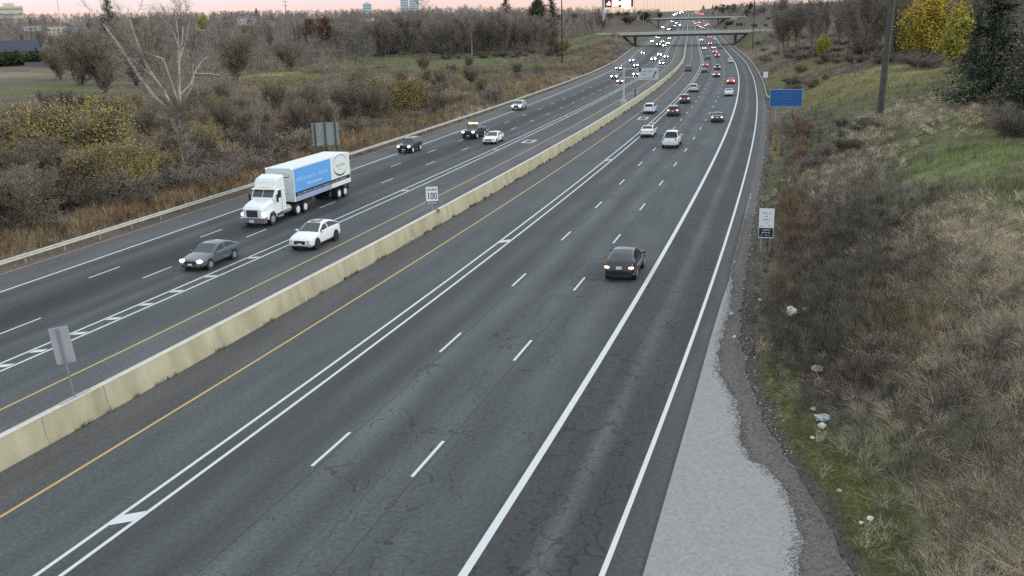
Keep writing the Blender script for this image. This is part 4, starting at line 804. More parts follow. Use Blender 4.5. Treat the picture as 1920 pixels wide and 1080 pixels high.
# blue sign
BL=mat('blue_sign_face',(.018,.105,.33),.45)
rt,pn,dx,w_,z0,z1=signboard('road_sign','wide blue road sign with pale border on two posts on the right verge',1474,228,1474,167,201,59,posts=2,mp=BL,post_r=.06)
hh_=z1-z0; LB_=mat('pale_blue_border',(.28,.42,.55),.5)
for a,b,c,d in((-.5,.5,0,.035),(-.5,.5,.965,1),(-.5,-.485,.035,.965),(.485,.5,.035,.965)): m=MB(); m.box(dx+w_*a,dx+w_*b,-.026,-.016,z0+hh_*c,z0+hh_*d); m.build('border',LB_,pn)
for i,(ww,fz,hz,n,cx_) in enumerate(((.62,.78,.12,11,0),(.22,.55,.14,4,-.16),(.30,.55,.14,6,.12),(.52,.40,.10,9,0),(.10,.24,.09,2,0),(.80,.07,.11,14,0))): m=MB(); fg(m,w_*ww,hh_*hz,n,60+i,dx+w_*(cx_-ww/2),z0+hh_*fz,-.018); m.build('lettering',mat('blue_lettering',(.07,.20,.42),.5),pn)
# small white sign right
rt,pn,dx,w_,z0,z1=signboard('road_sign','small white sign by the right guardrail on the bend',1435,157,1435.5,134.5,145.5,8.5,mp=WHITE); 
m=MB(); k_=w_/8.5; m.tube((dx,-.05,z0-.15*k_-1.5*k_),(dx,-.05,z0-1.0*k_),1.2*k_,n=8); m.build('delineator',mat('pale_delineator',(.6,.62,.6),.5),rt)
# variable message sign
x,y,z,s,o,t=at(1131,54); k_=t/F; vm=empty('message_sign',(x,y,z),face(x,y),'dark electronic message sign with glowing red and yellow figures on a steel mast','message sign')
zz=lambda py: topz(x,y,py)-z
xx=lambda px: (px-1131)*k_
m=MB(); m.tube((0,0,-.5),(0,0,zz(40)),2.0*k_*.8,n=10); m.build('footing',DARKM,vm)
m=MB(); m.tube((0,0,zz(40)),(0,0,zz(-20)),2.4*k_,n=10); m.build('mast',mat('pale_mast',(.36,.37,.38),.5),vm)
m=MB(); m.box(xx(1134),xx(1186),-.6,.2,zz(14),zz(-25)); pn=m.build('panel',mat('sign_black',(.015,.012,.02),.5),vm)
for a,b,c,d,col,nm in((1137,1144.5,10.5,6,(1,.30,.32),'red'),(1140,1143.5,6,2.5,(1,.3,.32),'red'),(1147,1159,13,-6,(1,.36,.34),'red'),(1159,1164,10,3,(1,.36,.34),'red'),(1165,1182,15,-6,(1,.80,.30),'yellow'),(1171,1179,18,15,(1,.80,.35),'yellow')):
    m=MB(); m.box(xx(a),xx(b),-.75,-.61,zz(c),zz(d)); m.build('lit_figure',mat('glowing_'+nm,col,.5,emit=col,es=2.2),pn)
# ---------- houses and buildings ----------
ROOFB=noisemat('slate_blue_roof',(.045,.055,.075),(.07,.08,.10),2,.8); WALLS=[noisemat('brick_wall',(.20,.13,.10),(.27,.18,.14),3,.9),noisemat('cream_render',(.50,.46,.36),(.58,.54,.44),1,.8),noisemat('white_siding',(.62,.60,.62),(.72,.70,.70),1,.7),noisemat('grey_siding',(.24,.25,.28),(.32,.33,.36),1,.8)]
RF=[ROOFB,noisemat('brown_roof',(.12,.09,.08),(.17,.13,.11),2,.9),noisemat('grey_roof',(.13,.13,.15),(.19,.19,.21),2,.9),noisemat('pale_roof',(.62,.56,.46),(.70,.64,.54),1,.8)]
WIN=mat('dark_house_window',(.03,.035,.04),.1)
def house(px,py,wm,dm,hm_,rh,wi,ri,label,rot=.3,group=None):
    x,y,z,s,o,t=at(px,py); root=empty('house',(x,y,z),face(x,y)+rot,label,'house',group)
    m=MB(); m.box(-wm/2,wm/2,-dm/2,dm/2,-3,hm_); wl=m.build('wall',WALLS[wi],root)
    m=MB(); e=.5; a,b,c=wm/2+e,dm/2+e,hm_-.1
    m.quad((-a,-b,c),(a,-b,c),(a,0,c+rh),(-a,0,c+rh)); m.quad((a,b,c),(-a,b,c),(-a,0,c+rh),(a,0,c+rh)); m.quad((-a,-b,c),(-a,0,c+rh),(-a,b,c)); m.quad((a,-b,c),(a,b,c),(a,0,c+rh)); m.quad((-a,-b,c-.02),(-a,b,c-.02),(a,b,c-.02),(a,-b,c-.02))
    rf=m.build('roof',RF[ri],root); m=MB(); m.box(wm*.2,wm*.2+.8,-.4,.4,c+rh*.4,c+rh+.9); m.build('chimney',WALLS[0],rf)
    nf=max(1,int(hm_//2.8)); nw=max(2,int(wm//3))
    for f_ in range(nf):
        for k in range(nw):
            xx_=-wm/2+wm*(k+.5)/nw; m=MB(); zb=.9+f_*2.8; m.box(xx_-.55,xx_+.55,-dm/2-.03,-dm/2+.05,zb,zb+1.3); m.build('window',WIN,wl)
    return root
house(16,119,26,12,5.2,5.0,0,0,'long low house with slate blue roof behind the hedge at the far left',.1)
house(54,112,7,7,6.5,2.5,1,0,'narrow cream gabled house wing behind the dark evergreens at the far left',1.5)
house(463,47,22,12,9,3,2,2,'white house on the left skyline',.2)
house(688,52,20,12,7.5,3.2,1,3,'cream house with pale roof among trees left of the wood',.5)  # roof in its own pale colour
house(722,44,16,10,6,3,3,0,'grey house with blue roof behind the cream house',.2)
hl=[(110,66,1,1),(150,60,3,2),(60,58,2,2),(430,52,0,1),(500,52,3,2),(380,58,1,1),(560,46,3,0),(620,44,0,2),(745,38,3,2),(775,40,0,1),(800,40,2,2),(835,36,3,2),(650,40,3,2),(585,50,1,2),(520,64,0,1)]
for i,(a,b,c,d) in enumerate(hl): house(a,b,rnd.uniform(13,20),11,rnd.choice((5.5,6,8)),3,c,d,'suburban house half hidden in bare trees on the rise to the left',rnd.uniform(-.6,.6),'houses on the rise to the left')
TOWM=[noisemat('pale_tower_facade',(.42,.52,.54),(.55,.63,.64),.05,.7),noisemat('beige_tower_facade',(.55,.50,.36),(.64,.58,.42),.05,.7)]
def tower(px,pyt,wpx,d,mi,label,pyb=22):
    dx,dy,dz=ray(px,pyb); t=d/math.hypot(dx,dy); x,y=dx*t,dy*t; s,o=inv(x,y); z=float(tz(s,o)); H=topz(x,y,pyt)-z; w_=wpx*t/F
    root=empty('apartment_tower',(x,y,z),face(x,y),label,'building'); m=MB(); m.box(-w_/2,w_/2,-w_*.3,w_*.3,-5,H); wl=m.build('wall',TOWM[mi],root); m=MB(); m.box(-w_*.2,w_*.2,-w_*.12,w_*.12,H,H+4); m.build('roof_plant',TOWM[mi],root)
    nn=int(H//6)
    for k in range(min(nn,14)): m=MB(); zz_=H-5-k*(H/ max(nn,1)); m.box(-w_*.46,w_*.46,-w_*.3-.3,-w_*.3+.2,zz_,zz_+2.2); m.build('window_band',mat('tower_glass',(.22,.30,.34),.3),wl)
tower(759,-12,15,2600,0,'left pale blue high-rise apartment block on the skyline')
tower(777,-14,18,2700,0,'right grey high-rise apartment block on the skyline beside its twin')
tower(689,7,16,2400,0,'short rounded pale green block on the skyline behind the cream house')
tower(18,12,46,1500,1,'beige apartment block at the far left of the skyline')
x,y,z,s,o,t=at(90,124)
FENCE=mat('grey_blue_fence',(.09,.10,.12),.8); fn=empty('garden_fence',(x,y,z),face(x,y)+.02,'low grey-blue board fence at the back of the far left field','fence')
for i in range(14): m=MB(); m.box(-9+i*3,-9+i*3+2.9,-.04,.04,-.6,1.9); m.build('fence_panel',FENCE,fn)
# ---------- roadside litter ----------
LIT=[mat('white_plastic',(.66,.64,.58),.5),mat('grey_plastic',(.35,.42,.42),.4),mat('dull_cardboard',(.45,.38,.27),.8)]
def litter(px,py,r,mi,label,cat='litter',flat=.6,name='plastic_bag'):
    x,y,z,s,o,t=at(px,py); r=r*t/F*.5; bm_=MB(); rr=random.Random(int(px*7+py)); bm_.ell((0,0,r*flat*.7),(r,r*.8,r*flat),9,6)
    V=[(a+rr.uniform(-.22,.22)*r,b+rr.uniform(-.22,.22)*r,max(-.02,c+rr.uniform(-.2,.2)*r)) for a,b,c in bm_.v]; o_=meshobj(name,V,bm_.f,LIT[mi]); o_.location=(x,y,z+.42 if py<720 else z+.08); o_.rotation_euler=(0,0,rr.uniform(0,3)); tag(o_,label,cat)
litter(1483,606,25,0,'large crumpled white bag lying in the dark weeds of the right verge','bag',.75)
litter(1507,597,11,1,'small crumpled bag just right of the large white bag','bag')
litter(1542,790,30,1,'flattened pale green plastic bag at the edge of the grass','bag',.35)
litter(1541,805,17,0,'torn white scrap directly below the pale green plastic bag')
litter(1524,772,11,0,'white foam cup above the pale green plastic bag',name='foam_cup')
litter(1523,826,9,0,'white scrap below the torn pieces on the right grass')
litter(1573,926,10,2,'upright tan cardboard scrap in the grass low on the right',name='cardboard_scrap')
litter(1631,979,15,0,'long white scrap at the lower right of the verge')
litter(1614,986,9,0,'small white scrap left of the long one at the lower right')
litter(1376,648,8,0,'white scrap on the gravel edge below the large white bag')
litter(1371,603,12,2,'flat reddish tan scrap on the paved shoulder edge',flat=.2,name='cardboard_scrap')
litter(1473,630,7,0,'round white cup below the large white bag',name='foam_cup')
litter(1530,712,24,0,'mound of pale plastic sheeting in the weeds',flat=.5,name='plastic_sheet')
litter(1424,577,7,0,'tiny white scrap nearest the gravel left of the large bag')
litter(40,924,9,0,'white paper scrap on the near carriageway shoulder left of the yellow line',flat=.3,name='paper_scrap')

# ---------- trees ----------
BARK=[noisemat('grey_brown_bark',(.10,.09,.08),(.15,.138,.12),2,.95),noisemat('pale_bark',(.40,.37,.32),(.54,.50,.44),1.2,.9),noisemat('dark_bark',(.06,.052,.045),(.09,.08,.07),2,.95)]
def mk_leafmat(name,a,b): return noisemat(name,a,b,.55,.85,3,lo=.35,hi=.65)
TW=[mk_leafmat('bare_twigs',(.175,.150,.112),(.26,.225,.17)),mk_leafmat('pale_twigs',(.22,.20,.175),(.30,.275,.24)),mk_leafmat('dark_twigs',(.105,.090,.070),(.16,.138,.108)),mk_leafmat('purple_twigs',(.172,.148,.128),(.245,.213,.185))]
TW.append(mk_leafmat('tan_twigs',(.24,.19,.13),(.34,.28,.20)))
LF={'rust':mk_leafmat('rust_leaves',(.12,.052,.032),(.19,.085,.05)),'yellow':mk_leafmat('yellow_leaves',(.40,.30,.035),(.58,.46,.075)),'olive':mk_leafmat('olive_yellow_leaves',(.30,.25,.075),(.44,.36,.12)),'green':mk_leafmat('dark_evergreen_needles',(.02,.032,.022),(.05,.068,.042)),'dull':mk_leafmat('dull_green_leaves',(.05,.06,.03),(.085,.095,.045)),'yg':mk_leafmat('yellow_green_leaves',(.26,.25,.04),(.40,.36,.07)),'hedge':mk_leafmat('hedge_leaves',(.025,.042,.018),(.055,.072,.03)),'ddark':mk_leafmat('brown_oak_leaves',(.075,.045,.038),(.115,.07,.055))}
class Tree:
    def __init__(s,seed): s.r=random.Random(seed); s.tv=[];s.tf=[];s.wv=[];s.wf=[];s.tips=[]
    def seg(s,V,Fc,a,b,ra,rb,n):
        d=(b-a).normalized(); u=d.orthogonal().normalized(); w_=d.cross(u); k=len(V)
        for p,r in((a,ra),(b,rb)):
            for i in range(n): t=2*math.pi*i/n; q=p+(u*math.cos(t)+w_*math.sin(t))*r; V.append((q.x,q.y,q.z))
        for i in range(n): j=(i+1)%n; Fc.append((k+i,k+j,k+n+j,k+n+i))
    def rib(s,a,b,w_):
        d=b-a; u=d.cross(Vector((s.r.uniform(-1,1),s.r.uniform(-1,1),s.r.uniform(-1,1)))); 
        if u.length<1e-6: return
        u=u.normalized()*w_*.5; k=len(s.wv); s.wv+=[tuple(a-u),tuple(a+u),tuple(b)]; s.wf.append((k,k+1,k+2))
    def grow(s,p,d,L,r,lev,P):
        R=s.r; ns=P['seg'][lev]; nch=P['ch'][lev]; q=p; rr=r; up=P['up'][lev]; ch=[]
        for i in range(ns):
            d=(d+Vector((R.uniform(-1,1),R.uniform(-1,1),R.uniform(-.6,1)*.6))*P['wob'][lev]+Vector((0,0,up))).normalized()
            q2=q+d*L/ns; r2=r*(1-(i+1)/ns*P['tap'])
            if lev<=P['tl']: s.seg(s.tv,s.tf,q,q2,rr,r2,6 if lev==0 else 4)
            elif lev<P['max']: s.seg(s.wv,s.wf4,q,q2,rr,r2,3) if False else s.rib2(q,q2,max(rr*2,P['tw']),max(r2*2,P['tw']*.7))
            for k in range(nch[i] if isinstance(nch,(list,tuple)) else nch): ch.append((q+(q2-q)*R.random(),d,r2))
            q=q2; rr=r2
        if lev>=P['max']:
            s.tips.append(q)
            return
        s.tips.append(q) if lev==P['max']-1 else None
        for cp,cd,cr_ in ch:
            a=R.uniform(0,2*math.pi); u=cd.orthogonal().normalized(); w_=cd.cross(u); sp=math.radians(R.gauss(P['ang'][lev],9)); nd=(cd*math.cos(sp)+(u*math.cos(a)+w_*math.sin(a))*math.sin(sp)).normalized()
            ll=L*P['len'][lev]*R.uniform(.6,1.15)
            if lev+1>=P['max']:
                s.rib(cp,cp+(nd+Vector((0,0,.15))).normalized()*ll,P['tw']); s.tips.append(cp+nd*ll*.7)
            else: s.grow(cp,nd,ll,max(cr_*.62,.012),lev+1,P)
        if lev+1>=P['max']: return
        if lev<P['max']-1 and P.get('fork'): 
            for k in range(2): s.grow(q,(d+Vector((R.uniform(-.5,.5),R.uniform(-.5,.5),.2))).normalized(),L*P['len'][lev]*.9,rr*.9,lev+1,P)
    def rib2(s,a,b,wa,wb):
        d=b-a; u=d.cross(Vector((s.r.uniform(-1,1),s.r.uniform(-1,1),s.r.uniform(-1,1)))); 
        if u.length<1e-6: return
        u=u.normalized(); k=len(s.wv); s.wv+=[tuple(a-u*wa*.5),tuple(a+u*wa*.5),tuple(b+u*wb*.5),tuple(b-u*wb*.5)]; s.wf+=[(k,k+1,k+2),(k,k+2,k+3)]
def leaves(tips,n,sz,spread,r,jz=1.0):
    V=np.empty((n*4,3),np.float32); T=np.array([tuple(t) for t in tips]); ii=r.randint(0,len(T),n); C=T[ii]+r.normal(0,spread,(n,3))*[1,1,jz]
    a=r.normal(0,1,(n,3)); a/=np.linalg.norm(a,axis=1)[:,None]; b=r.normal(0,1,(n,3)); b=np.cross(a,b); b/=np.linalg.norm(b,axis=1)[:,None]; s_=(sz*r.uniform(.6,1.4,n))[:,None]
    V[0::4]=C-a*s_; V[1::4]=C+b*s_*.7; V[2::4]=C+a*s_; V[3::4]=C-b*s_*.7
    return V,np.arange(n*4).reshape(n,4)
PB=dict(seg=[6,5,4,3],ch=[[0,1,2,2,3,3],[1,2,2,2,2],[2,2,2,3],2],up=[.02,.10,.06,.02],wob=[.10,.20,.25,.3],tap=.75,tl=1,max=4,ang=[42,40,42,45],len=[.52,.48,.45,.5],tw=.05,fork=True)
def tree_proto(name,seed,H,bark,twig,P=None,leaf=None,nleaf=0,lsz=.2,lspread=.5,stems=1,r0=None,lean=0,Lf=.55,out=0.0):
    T=Tree(seed); P=dict(PB,**(P or {}))
    for k in range(stems):
        a=T.r.uniform(0,6.28); d=Vector((math.cos(a)*out,math.sin(a)*out,1)).normalized() if stems>1 else Vector((lean,0,1)).normalized()
        p0=Vector((math.cos(a)*.1*stems**.5,math.sin(a)*.1*stems**.5,-.3)) if stems>1 else Vector((0,0,-.4))
        T.grow(p0,d,H*Lf*(T.r.uniform(.7,1.1) if stems>1 else 1),r0 or H*.013,0,P)
    zmax=max([v[2] for v in T.wv]+[v[2] for v in T.tv]); 
    root=empty(name); root['H']=zmax
    meshobj('trunk',T.tv,T.tf,BARK[bark],root,smooth=True)
    meshobj('twigs' if leaf is None else 'branches',np.array(T.wv),np.array(T.wf),TW[twig],root)
    if leaf: V,Fq=leaves(T.tips,nleaf,lsz,lspread,np.random.RandomState(seed)); meshobj('foliage',V,Fq,LF[leaf],root)
    return root
def conifer_proto(name,seed,H,Rb,leafm='green',n=9000):
    r=np.random.RandomState(seed); root=empty(name); root['H']=H
    m=MB(); m.tube((0,0,-.5),(0,0,H*.97),H*.016,.03,n=7); m.build('trunk',BARK[2],root)
    V=[];Fq=[]; nb=int(H*11); 
    for i in range(nb):
        z=H*(.04+.95*(i/nb)); Rm=Rb*(1-z/H)**.85*(.75+.45*r.rand())+.15; a=r.rand()*6.283; dr=np.array([math.cos(a),math.sin(a),0.]); k=max(5,int(Rm*20))
        for j in range(k):
            t=(j+r.rand())/k; c=np.array([0,0,z])+dr*Rm*t+np.array([0,0,-.28*Rm*t+.22*Rm*t*t])+r.normal(0,.10+.05*Rm,3); sz=.12+.10*r.rand()
            u=dr*.9+r.normal(0,.45,3); u/=np.linalg.norm(u); v=np.cross(u,[0,0,1])+r.normal(0,.35,3); v/=np.linalg.norm(v)
            V+=[c-u*sz*1.3,c+v*sz*.45,c+u*sz*1.3+[0,0,-.08],c-v*sz*.45]
    V=np.array(V,np.float32); meshobj('foliage',V,np.arange(len(V)).reshape(-1,4),LF[leafm],root); return root
def bush_proto(name,seed,H,twig,stems,leaf=None,nleaf=0,lsz=.1,W_=.8,tw=.03):
    T=Tree(seed); P=dict(seg=[4,3],ch=[[1,2,3,3],3],up=[.06,.05],wob=[.22,.3],tap=.8,tl=-1,max=2,ang=[38,40],len=[.45,.4],tw=tw,fork=False); P['seg']=[4,3,2];P['ch']=[[2,3,4,4],[2,2,3],2];P['up']=[.06,.05,0];P['wob']=[.2,.3,.3];P['ang']=[36,40,40];P['len']=[.45,.45,.4];P['max']=3
    for k in range(stems):
        a=T.r.uniform(0,6.28); rr=T.r.random()**.5*W_*.5; p0=Vector((math.cos(a)*rr,math.sin(a)*rr,-.1)); d=Vector((math.cos(a)*rr*1.3+T.r.uniform(-.3,.3),math.sin(a)*rr*1.3+T.r.uniform(-.3,.3),1)).normalized(); T.grow(p0,d,H*.75*T.r.uniform(.6,1.1),.02,0,P)
    root=empty(name); root['H']=H; meshobj('stems',np.array(T.wv),np.array(T.wf),TW[twig],root)
    if leaf: V,Fq=leaves(T.tips,nleaf,lsz,.18*H/2,np.random.RandomState(seed)); meshobj('foliage',V,Fq,LF[leaf],root)
    return root
bsR=bush_proto('bare_shrub',37,2.5,2,14,leaf='rust',nleaf=1300,lsz=.05,W_=1.1); bsT=bush_proto('bare_shrub',38,2.5,4,16,tw=.026,W_=1.0)
_used=set()
def put(proto,px,py,label,cat,H=None,top=None,group=None,rot=None,dz=0,xyz=None,wide=1.0):
    if xyz is None: x,y,z=at(px,py)[:3]
    else: x,y,z=xyz
    if top is not None: H=max(1.0,topz(x,y,top)-z)
    sc=H/proto['H']; sc=(sc*wide,sc*wide,sc)
    if proto.name not in _used: _used.add(proto.name); root=proto
    else: root=copy_tree(proto)
    root.location=(x,y,z+dz); root.rotation_euler=(0,0,rnd.uniform(0,6.28) if rot is None else rot); root.scale=sc; root['label']=label; root['category']=cat
    if group: root['group']=group
    return root
b1=tree_proto('bare_tree',1,16,0,0); b2=tree_proto('bare_tree',2,16,0,3,dict(ang=[34,36,40,42])); b3=tree_proto('bare_tree',3,15,2,2,dict(ang=[48,44,44,45])); b4=tree_proto('bare_tree',4,14,0,0,stems=3,out=.3,r0=.14)
b5=tree_proto('bare_tree',5,17,0,3,dict(ang=[28,32,38,40],ch=[[0,0,1,2,3,4],[1,2,2,2,2],[2,2,2,3],2]),r0=.2)
vas=tree_proto('bare_tree',6,13,2,0,dict(ang=[34,36,42,45],ch=[[1,1,2,2,2,3],[1,1,2,2,2],[2,1,2,2],2]),stems=8,out=.42,r0=.10,Lf=.72)
pale=tree_proto('bare_tree',8,12,1,1,dict(ang=[36,38,42,45],tw=.045,ch=[[0,0,0,1,2,3],[1,1,1,2,2],[1,1,2,2],1]),r0=.17)
sap=tree_proto('bare_sapling',9,6,1,1,dict(ang=[38,38,42,45],tw=.03,tl=0,max=3,ch=[[0,1,1,2,2,3],[1,2,2,2,2],[2,2,2,3],2]),r0=.055,Lf=.8)
rust=tree_proto('oak_tree',12,14,2,2,dict(ang=[52,46,44,45]),leaf='rust',nleaf=7000,lsz=.16,lspread=.45)
oak=tree_proto('oak_tree',13,14,2,2,dict(ang=[60,50,44,45],ch=[[0,1,2,3,3,3],[1,2,2,2,2],[2,2,2,3],2]),leaf='ddark',nleaf=3500,lsz=.15,lspread=.4)
yel=tree_proto('yellow_leaved_tree',14,12,2,2,dict(ang=[62,50,44,45],ch=[[2,3,3,3,3,3],[1,2,2,2,2],[2,2,2,3],2],len=[.62,.5,.45,.5]),leaf='yellow',nleaf=20000,lsz=.13,lspread=.45)
yel2=tree_proto('yellow_green_tree',15,10,0,0,dict(ang=[48,46,44,45]),leaf='yg',nleaf=7000,lsz=.20,lspread=.5)
dul=tree_proto('leafy_tree',16,11,0,0,dict(ang=[48,46,44,45]),leaf='dull',nleaf=7000,lsz=.22,lspread=.55)
olv=tree_proto('olive_leaved_shrub',17,6,0,0,dict(ang=[40,42,44,45],tw=.04),leaf='olive',nleaf=24000,lsz=.05,lspread=.42,stems=6,out=.6,r0=.06)
con=conifer_proto('evergreen_tree',21,14,4.2); con2=conifer_proto('evergreen_tree',22,12,3.4)
bsA=bush_proto('bare_shrub',31,2.6,0,16,tw=.028); bsB=bush_proto('bare_shrub',32,2.4,2,18,tw=.030,W_=1.2); bsC=bush_proto('bare_shrub',33,2.6,3,16,tw=.028,W_=1.0); bsP=bush_proto('pale_shrub',34,2.5,1,16,tw=.03,W_=1.0)
bsO=bush_proto('olive_shrub',35,2.6,0,14,leaf='olive',nleaf=1500,lsz=.06); hed=bush_proto('evergreen_shrub',36,3,2,14,leaf='hedge',nleaf=5000,lsz=.13,W_=1.6)
# --- the big pale multi-stemmed tree on the left, limbs follow the photograph's branching
def big_tree():
    x,y,z,s,o,t=at(330,236); k=t/F; fc=face(x,y); root=empty('bare_tree',(x,y,z),fc,'big pale-limbed bare tree spreading from a low fork in the left valley','tree'); T=Tree(77); zz=lambda py: topz(x,y,py)-z
    xb=330
    def P(px,py,dep=0): return Vector(((px-xb-(236-py)*0.06*0)*k,dep,zz(py)))
    limbs=[([(335,238,0),(322,205,0),(300,182,.5),(275,140,1.5),(262,110,2),(248,82,2.5),(236,60,3),(226,42,3.4)],.30),([(335,238,0),(324,190,-.5),(306,150,-1),(292,122,-1.6),(286,98,-2),(280,72,-2.4),(274,35,-3)],.27),([(322,205,0),(318,170,-1),(300,140,-2.5),(280,118,-3.5),(262,100,-4.5)],.15),
     ([(338,238,0),(342,190,.5),(345,150,1),(350,110,1.3),(358,82,1.6),(363,50,2)],.24),([(345,160,1),(347,120,0),(350,85,-.5),(345,60,-1)],.14),([(340,200,0),(328,140,-1.5),(322,110,-2.3),(305,102,-3),(290,95,-3.6)],.14),([(342,180,.5),(365,160,1.6),(375,138,2.5),(388,120,3.3),(402,108,4)],.16),([(342,200,0),(352,185,-1),(368,160,-2),(372,120,-2.6)],.12),([(370,140,2),(400,142,3),(420,146,4),(432,160,4.6)],.07),([(345,120,1),(356,100,2.5),(368,70,3.5),(375,40,4.3)],.13),([(330,225,0),(300,216,-1.5),(285,218,-2.5)],.07),([(350,110,1),(352,70,.2),(352,30,-.4)],.12)]
    PP=dict(PB,tw=.04,tl=1,max=4)
    for pts,r in limbs:
        Q=[P(*p) for p in pts]; n=len(Q)
        for i in range(n-1):
            ra=r*(1-i/n*.8); rb=r*(1-(i+1)/n*.8); T.seg(T.tv,T.tf,Q[i],Q[i+1],ra*1.3,rb*1.3,6)
            for c in range(4 if i>0 else 1):
                a=T.r.uniform(0,6.28); d=(Q[i+1]-Q[i]).normalized(); u=d.orthogonal().normalized(); v_=d.cross(u); nd=(d*.8+(u*math.cos(a)+v_*math.sin(a))*.75).normalized(); T.grow(Q[i]+(Q[i+1]-Q[i])*T.r.random(),nd,T.r.uniform(3.0,5.2),max(rb*.35,.04),2,dict(PP,len=[.5,.5,.5,.5]))
    meshobj('trunk',T.tv,T.tf,BARK[1],root,smooth=True); meshobj('twigs',np.array(T.wv),np.array(T.wf),mk_leafmat('greyish_twigs',(.21,.192,.165),(.30,.275,.24)),root)
    # local x axis must point to image right
big_tree()
U=rnd.uniform
# individually recognisable trees
put(yel,1743,110,'bright yellow-leaved tree on the right bank beside the tall mast','tree',top=-35,wide=1.15)
put(con,1850,196,'large dark evergreen filling the top right corner','tree',top=-75,wide=1.15); put(con,1925,215,'dark evergreen at the right edge in front of the large one','tree',top=20,wide=1.1); put(con2,1822,150,'dark evergreen between the yellow tree and the large evergreen','tree',top=25,wide=.9)
put(yel2,1788,134,'yellow-green tree peeking left of the large dark evergreen','tree',top=20,wide=.9)
put(con2,1684,110,'narrow dark evergreen just right of the tall mast','tree',top=25,wide=.8)
put(oak,1627,98,'brown-leaved oak left of the tall mast','tree',top=-12,wide=1.0)
put(yel2,1543,112,'small yellow-green tree at the foot of the right wood','tree',top=68)
put(pale,970/1.0-0,103,'tall white-barked tree standing out at the edge of the left wood','tree',top=5) if False else put(pale,884,104,'tall white-barked tree standing out at the edge of the left wood','tree',top=6,rot=.4)
put(con2,950,62,'dark pine rising over the left wood, left one of the pair','tree',top=-12,wide=1.2); put(con2,1035,58,'dark pine rising over the left wood, right one of the pair','tree',top=-14,wide=1.2)
put(dul,1005,50,'dull green round tree between the two dark pines','tree',top=-4)
put(con,208,70,'dark spruce behind the big pale bare tree at the top left','tree',top=-30,wide=.8)
put(rust,612,88,'rust-brown oak in front of the left skyline','tree',top=32,wide=1.3); put(rust,585,80,'second rust-brown oak beside the first, a little farther back','tree',top=34,wide=1.2)
put(yel2,385,62,'yellow-green tree right of the big pale bare tree','tree',top=30,wide=1.3); put(yel2,524,48,'yellow tree below the utility pole on the left skyline','tree',top=32,wide=1.1); put(yel2,470,64,'small ochre tree below the white house','tree',top=48)
put(con2,506,76,'dark spruce left of the utility pole','tree',top=46,wide=.9); put(con2,482,30,'small round evergreen on the left skyline','tree',top=15,wide=2)
put(con2,75,108,'dark evergreen beside the cream gabled house','tree',top=82,wide=1.5)
for px,py,tp in((48,121,94),(30,122,96),(12,124,98)): put(hed,px,py,'dark green hedge shrub in front of the slate roofed house','shrub',top=tp,group='hedge in front of the slate roofed house',wide=1.9)
put(vas,440,155,'dark vase-shaped bare tree in the field right of the big pale tree','tree',top=52,wide=1.1); put(vas,545,132,'wide grey bare tree standing alone on the left field','tree',top=72,wide=1.3)
put(vas,200,175,'dark bare tree behind the big pale tree on its left','tree',top=40,wide=1.2); put(vas,150,160,'grey bare thicket tree in front of the left houses','tree',top=50,wide=1.2); put(vas,255,160,'dark bare tree directly behind the big pale limbs','tree',top=35,wide=1.2); put(b1,300,150,'bare tree behind the middle of the big pale tree','tree',top=40,wide=1.2); put(b2,365,140,'bare tree behind the right limbs of the big pale tree','tree',top=40,wide=1.2); put(vas,115,150,'low forked grey bare tree by the board fence','tree',top=78)
# twin leaning bare trunk
ld=tree_proto('bare_tree',41,17,2,2,dict(ch=[[0,0,0,0,1,2],[1,1,1,1,2],[1,1,2,2],2],up=[.0,.03,.03,.02],ang=[30,36,40,42]),r0=.24,lean=.16,Lf=.85)
put(ld,787,98,'dark leaning slender trunk rising above the left wood','tree',top=-30,rot=0,wide=1)
for px,py,tp in ((649,78,40),(665,80,44),(714,70,40)): put(pale,px,py,'thin pale trunk tree at the edge of the wood behind the rust-brown oaks','tree',top=tp,group='thin pale trees near the rust-brown oaks')
put(olv,150,345,'large olive-yellow shrub at the lower left','shrub',top=178,wide=1.15); put(olv,205,372,'olive shrub right of the large one at the lower left','shrub',top=262,wide=1.1); put(olv,230,225,'low olive-yellow shrub row in front of the field','shrub',top=172,wide=1.6); put(olv,175,215,'olive-yellow shrub at the left end of the row in front of the field','shrub',top=175,wide=1.3); put(olv,80,345,'olive shrub at the left edge of the valley','shrub',top=220,wide=1.1)
put(olv,745,215,'olive shrub on the slope below the lawn','shrub',top=140,wide=1.5); put(olv,1052,100,'olive green bush beside the thick dark timber pole','shrub',top=72,wide=1.2)
put(bsP,925,196,'whitish rounded bush on the slope by the guardrail','shrub',top=157,wide=1.2)
for i,(px,py,tp,lb) in enumerate(((620,205,88,'pale slender bare tree above the ribbed sign back'),(562,205,150,'small pale sapling on the slope left of the slender tree'),(722,222,128,'pale sapling with spreading twigs over the black small car'),(845,185,125,'thin pale sapling below the lawn'),(296,318,262,'white-stemmed sapling in the lower left scrub'),(650,190,105,'second pale slender tree right of the first above the sign back'),(60,420,300,'pale sapling low at the left edge'),(565,250,180,'pale sapling right of the field scrub'))): put(sap,px,py,lb,'sapling',top=tp,wide=1.3)
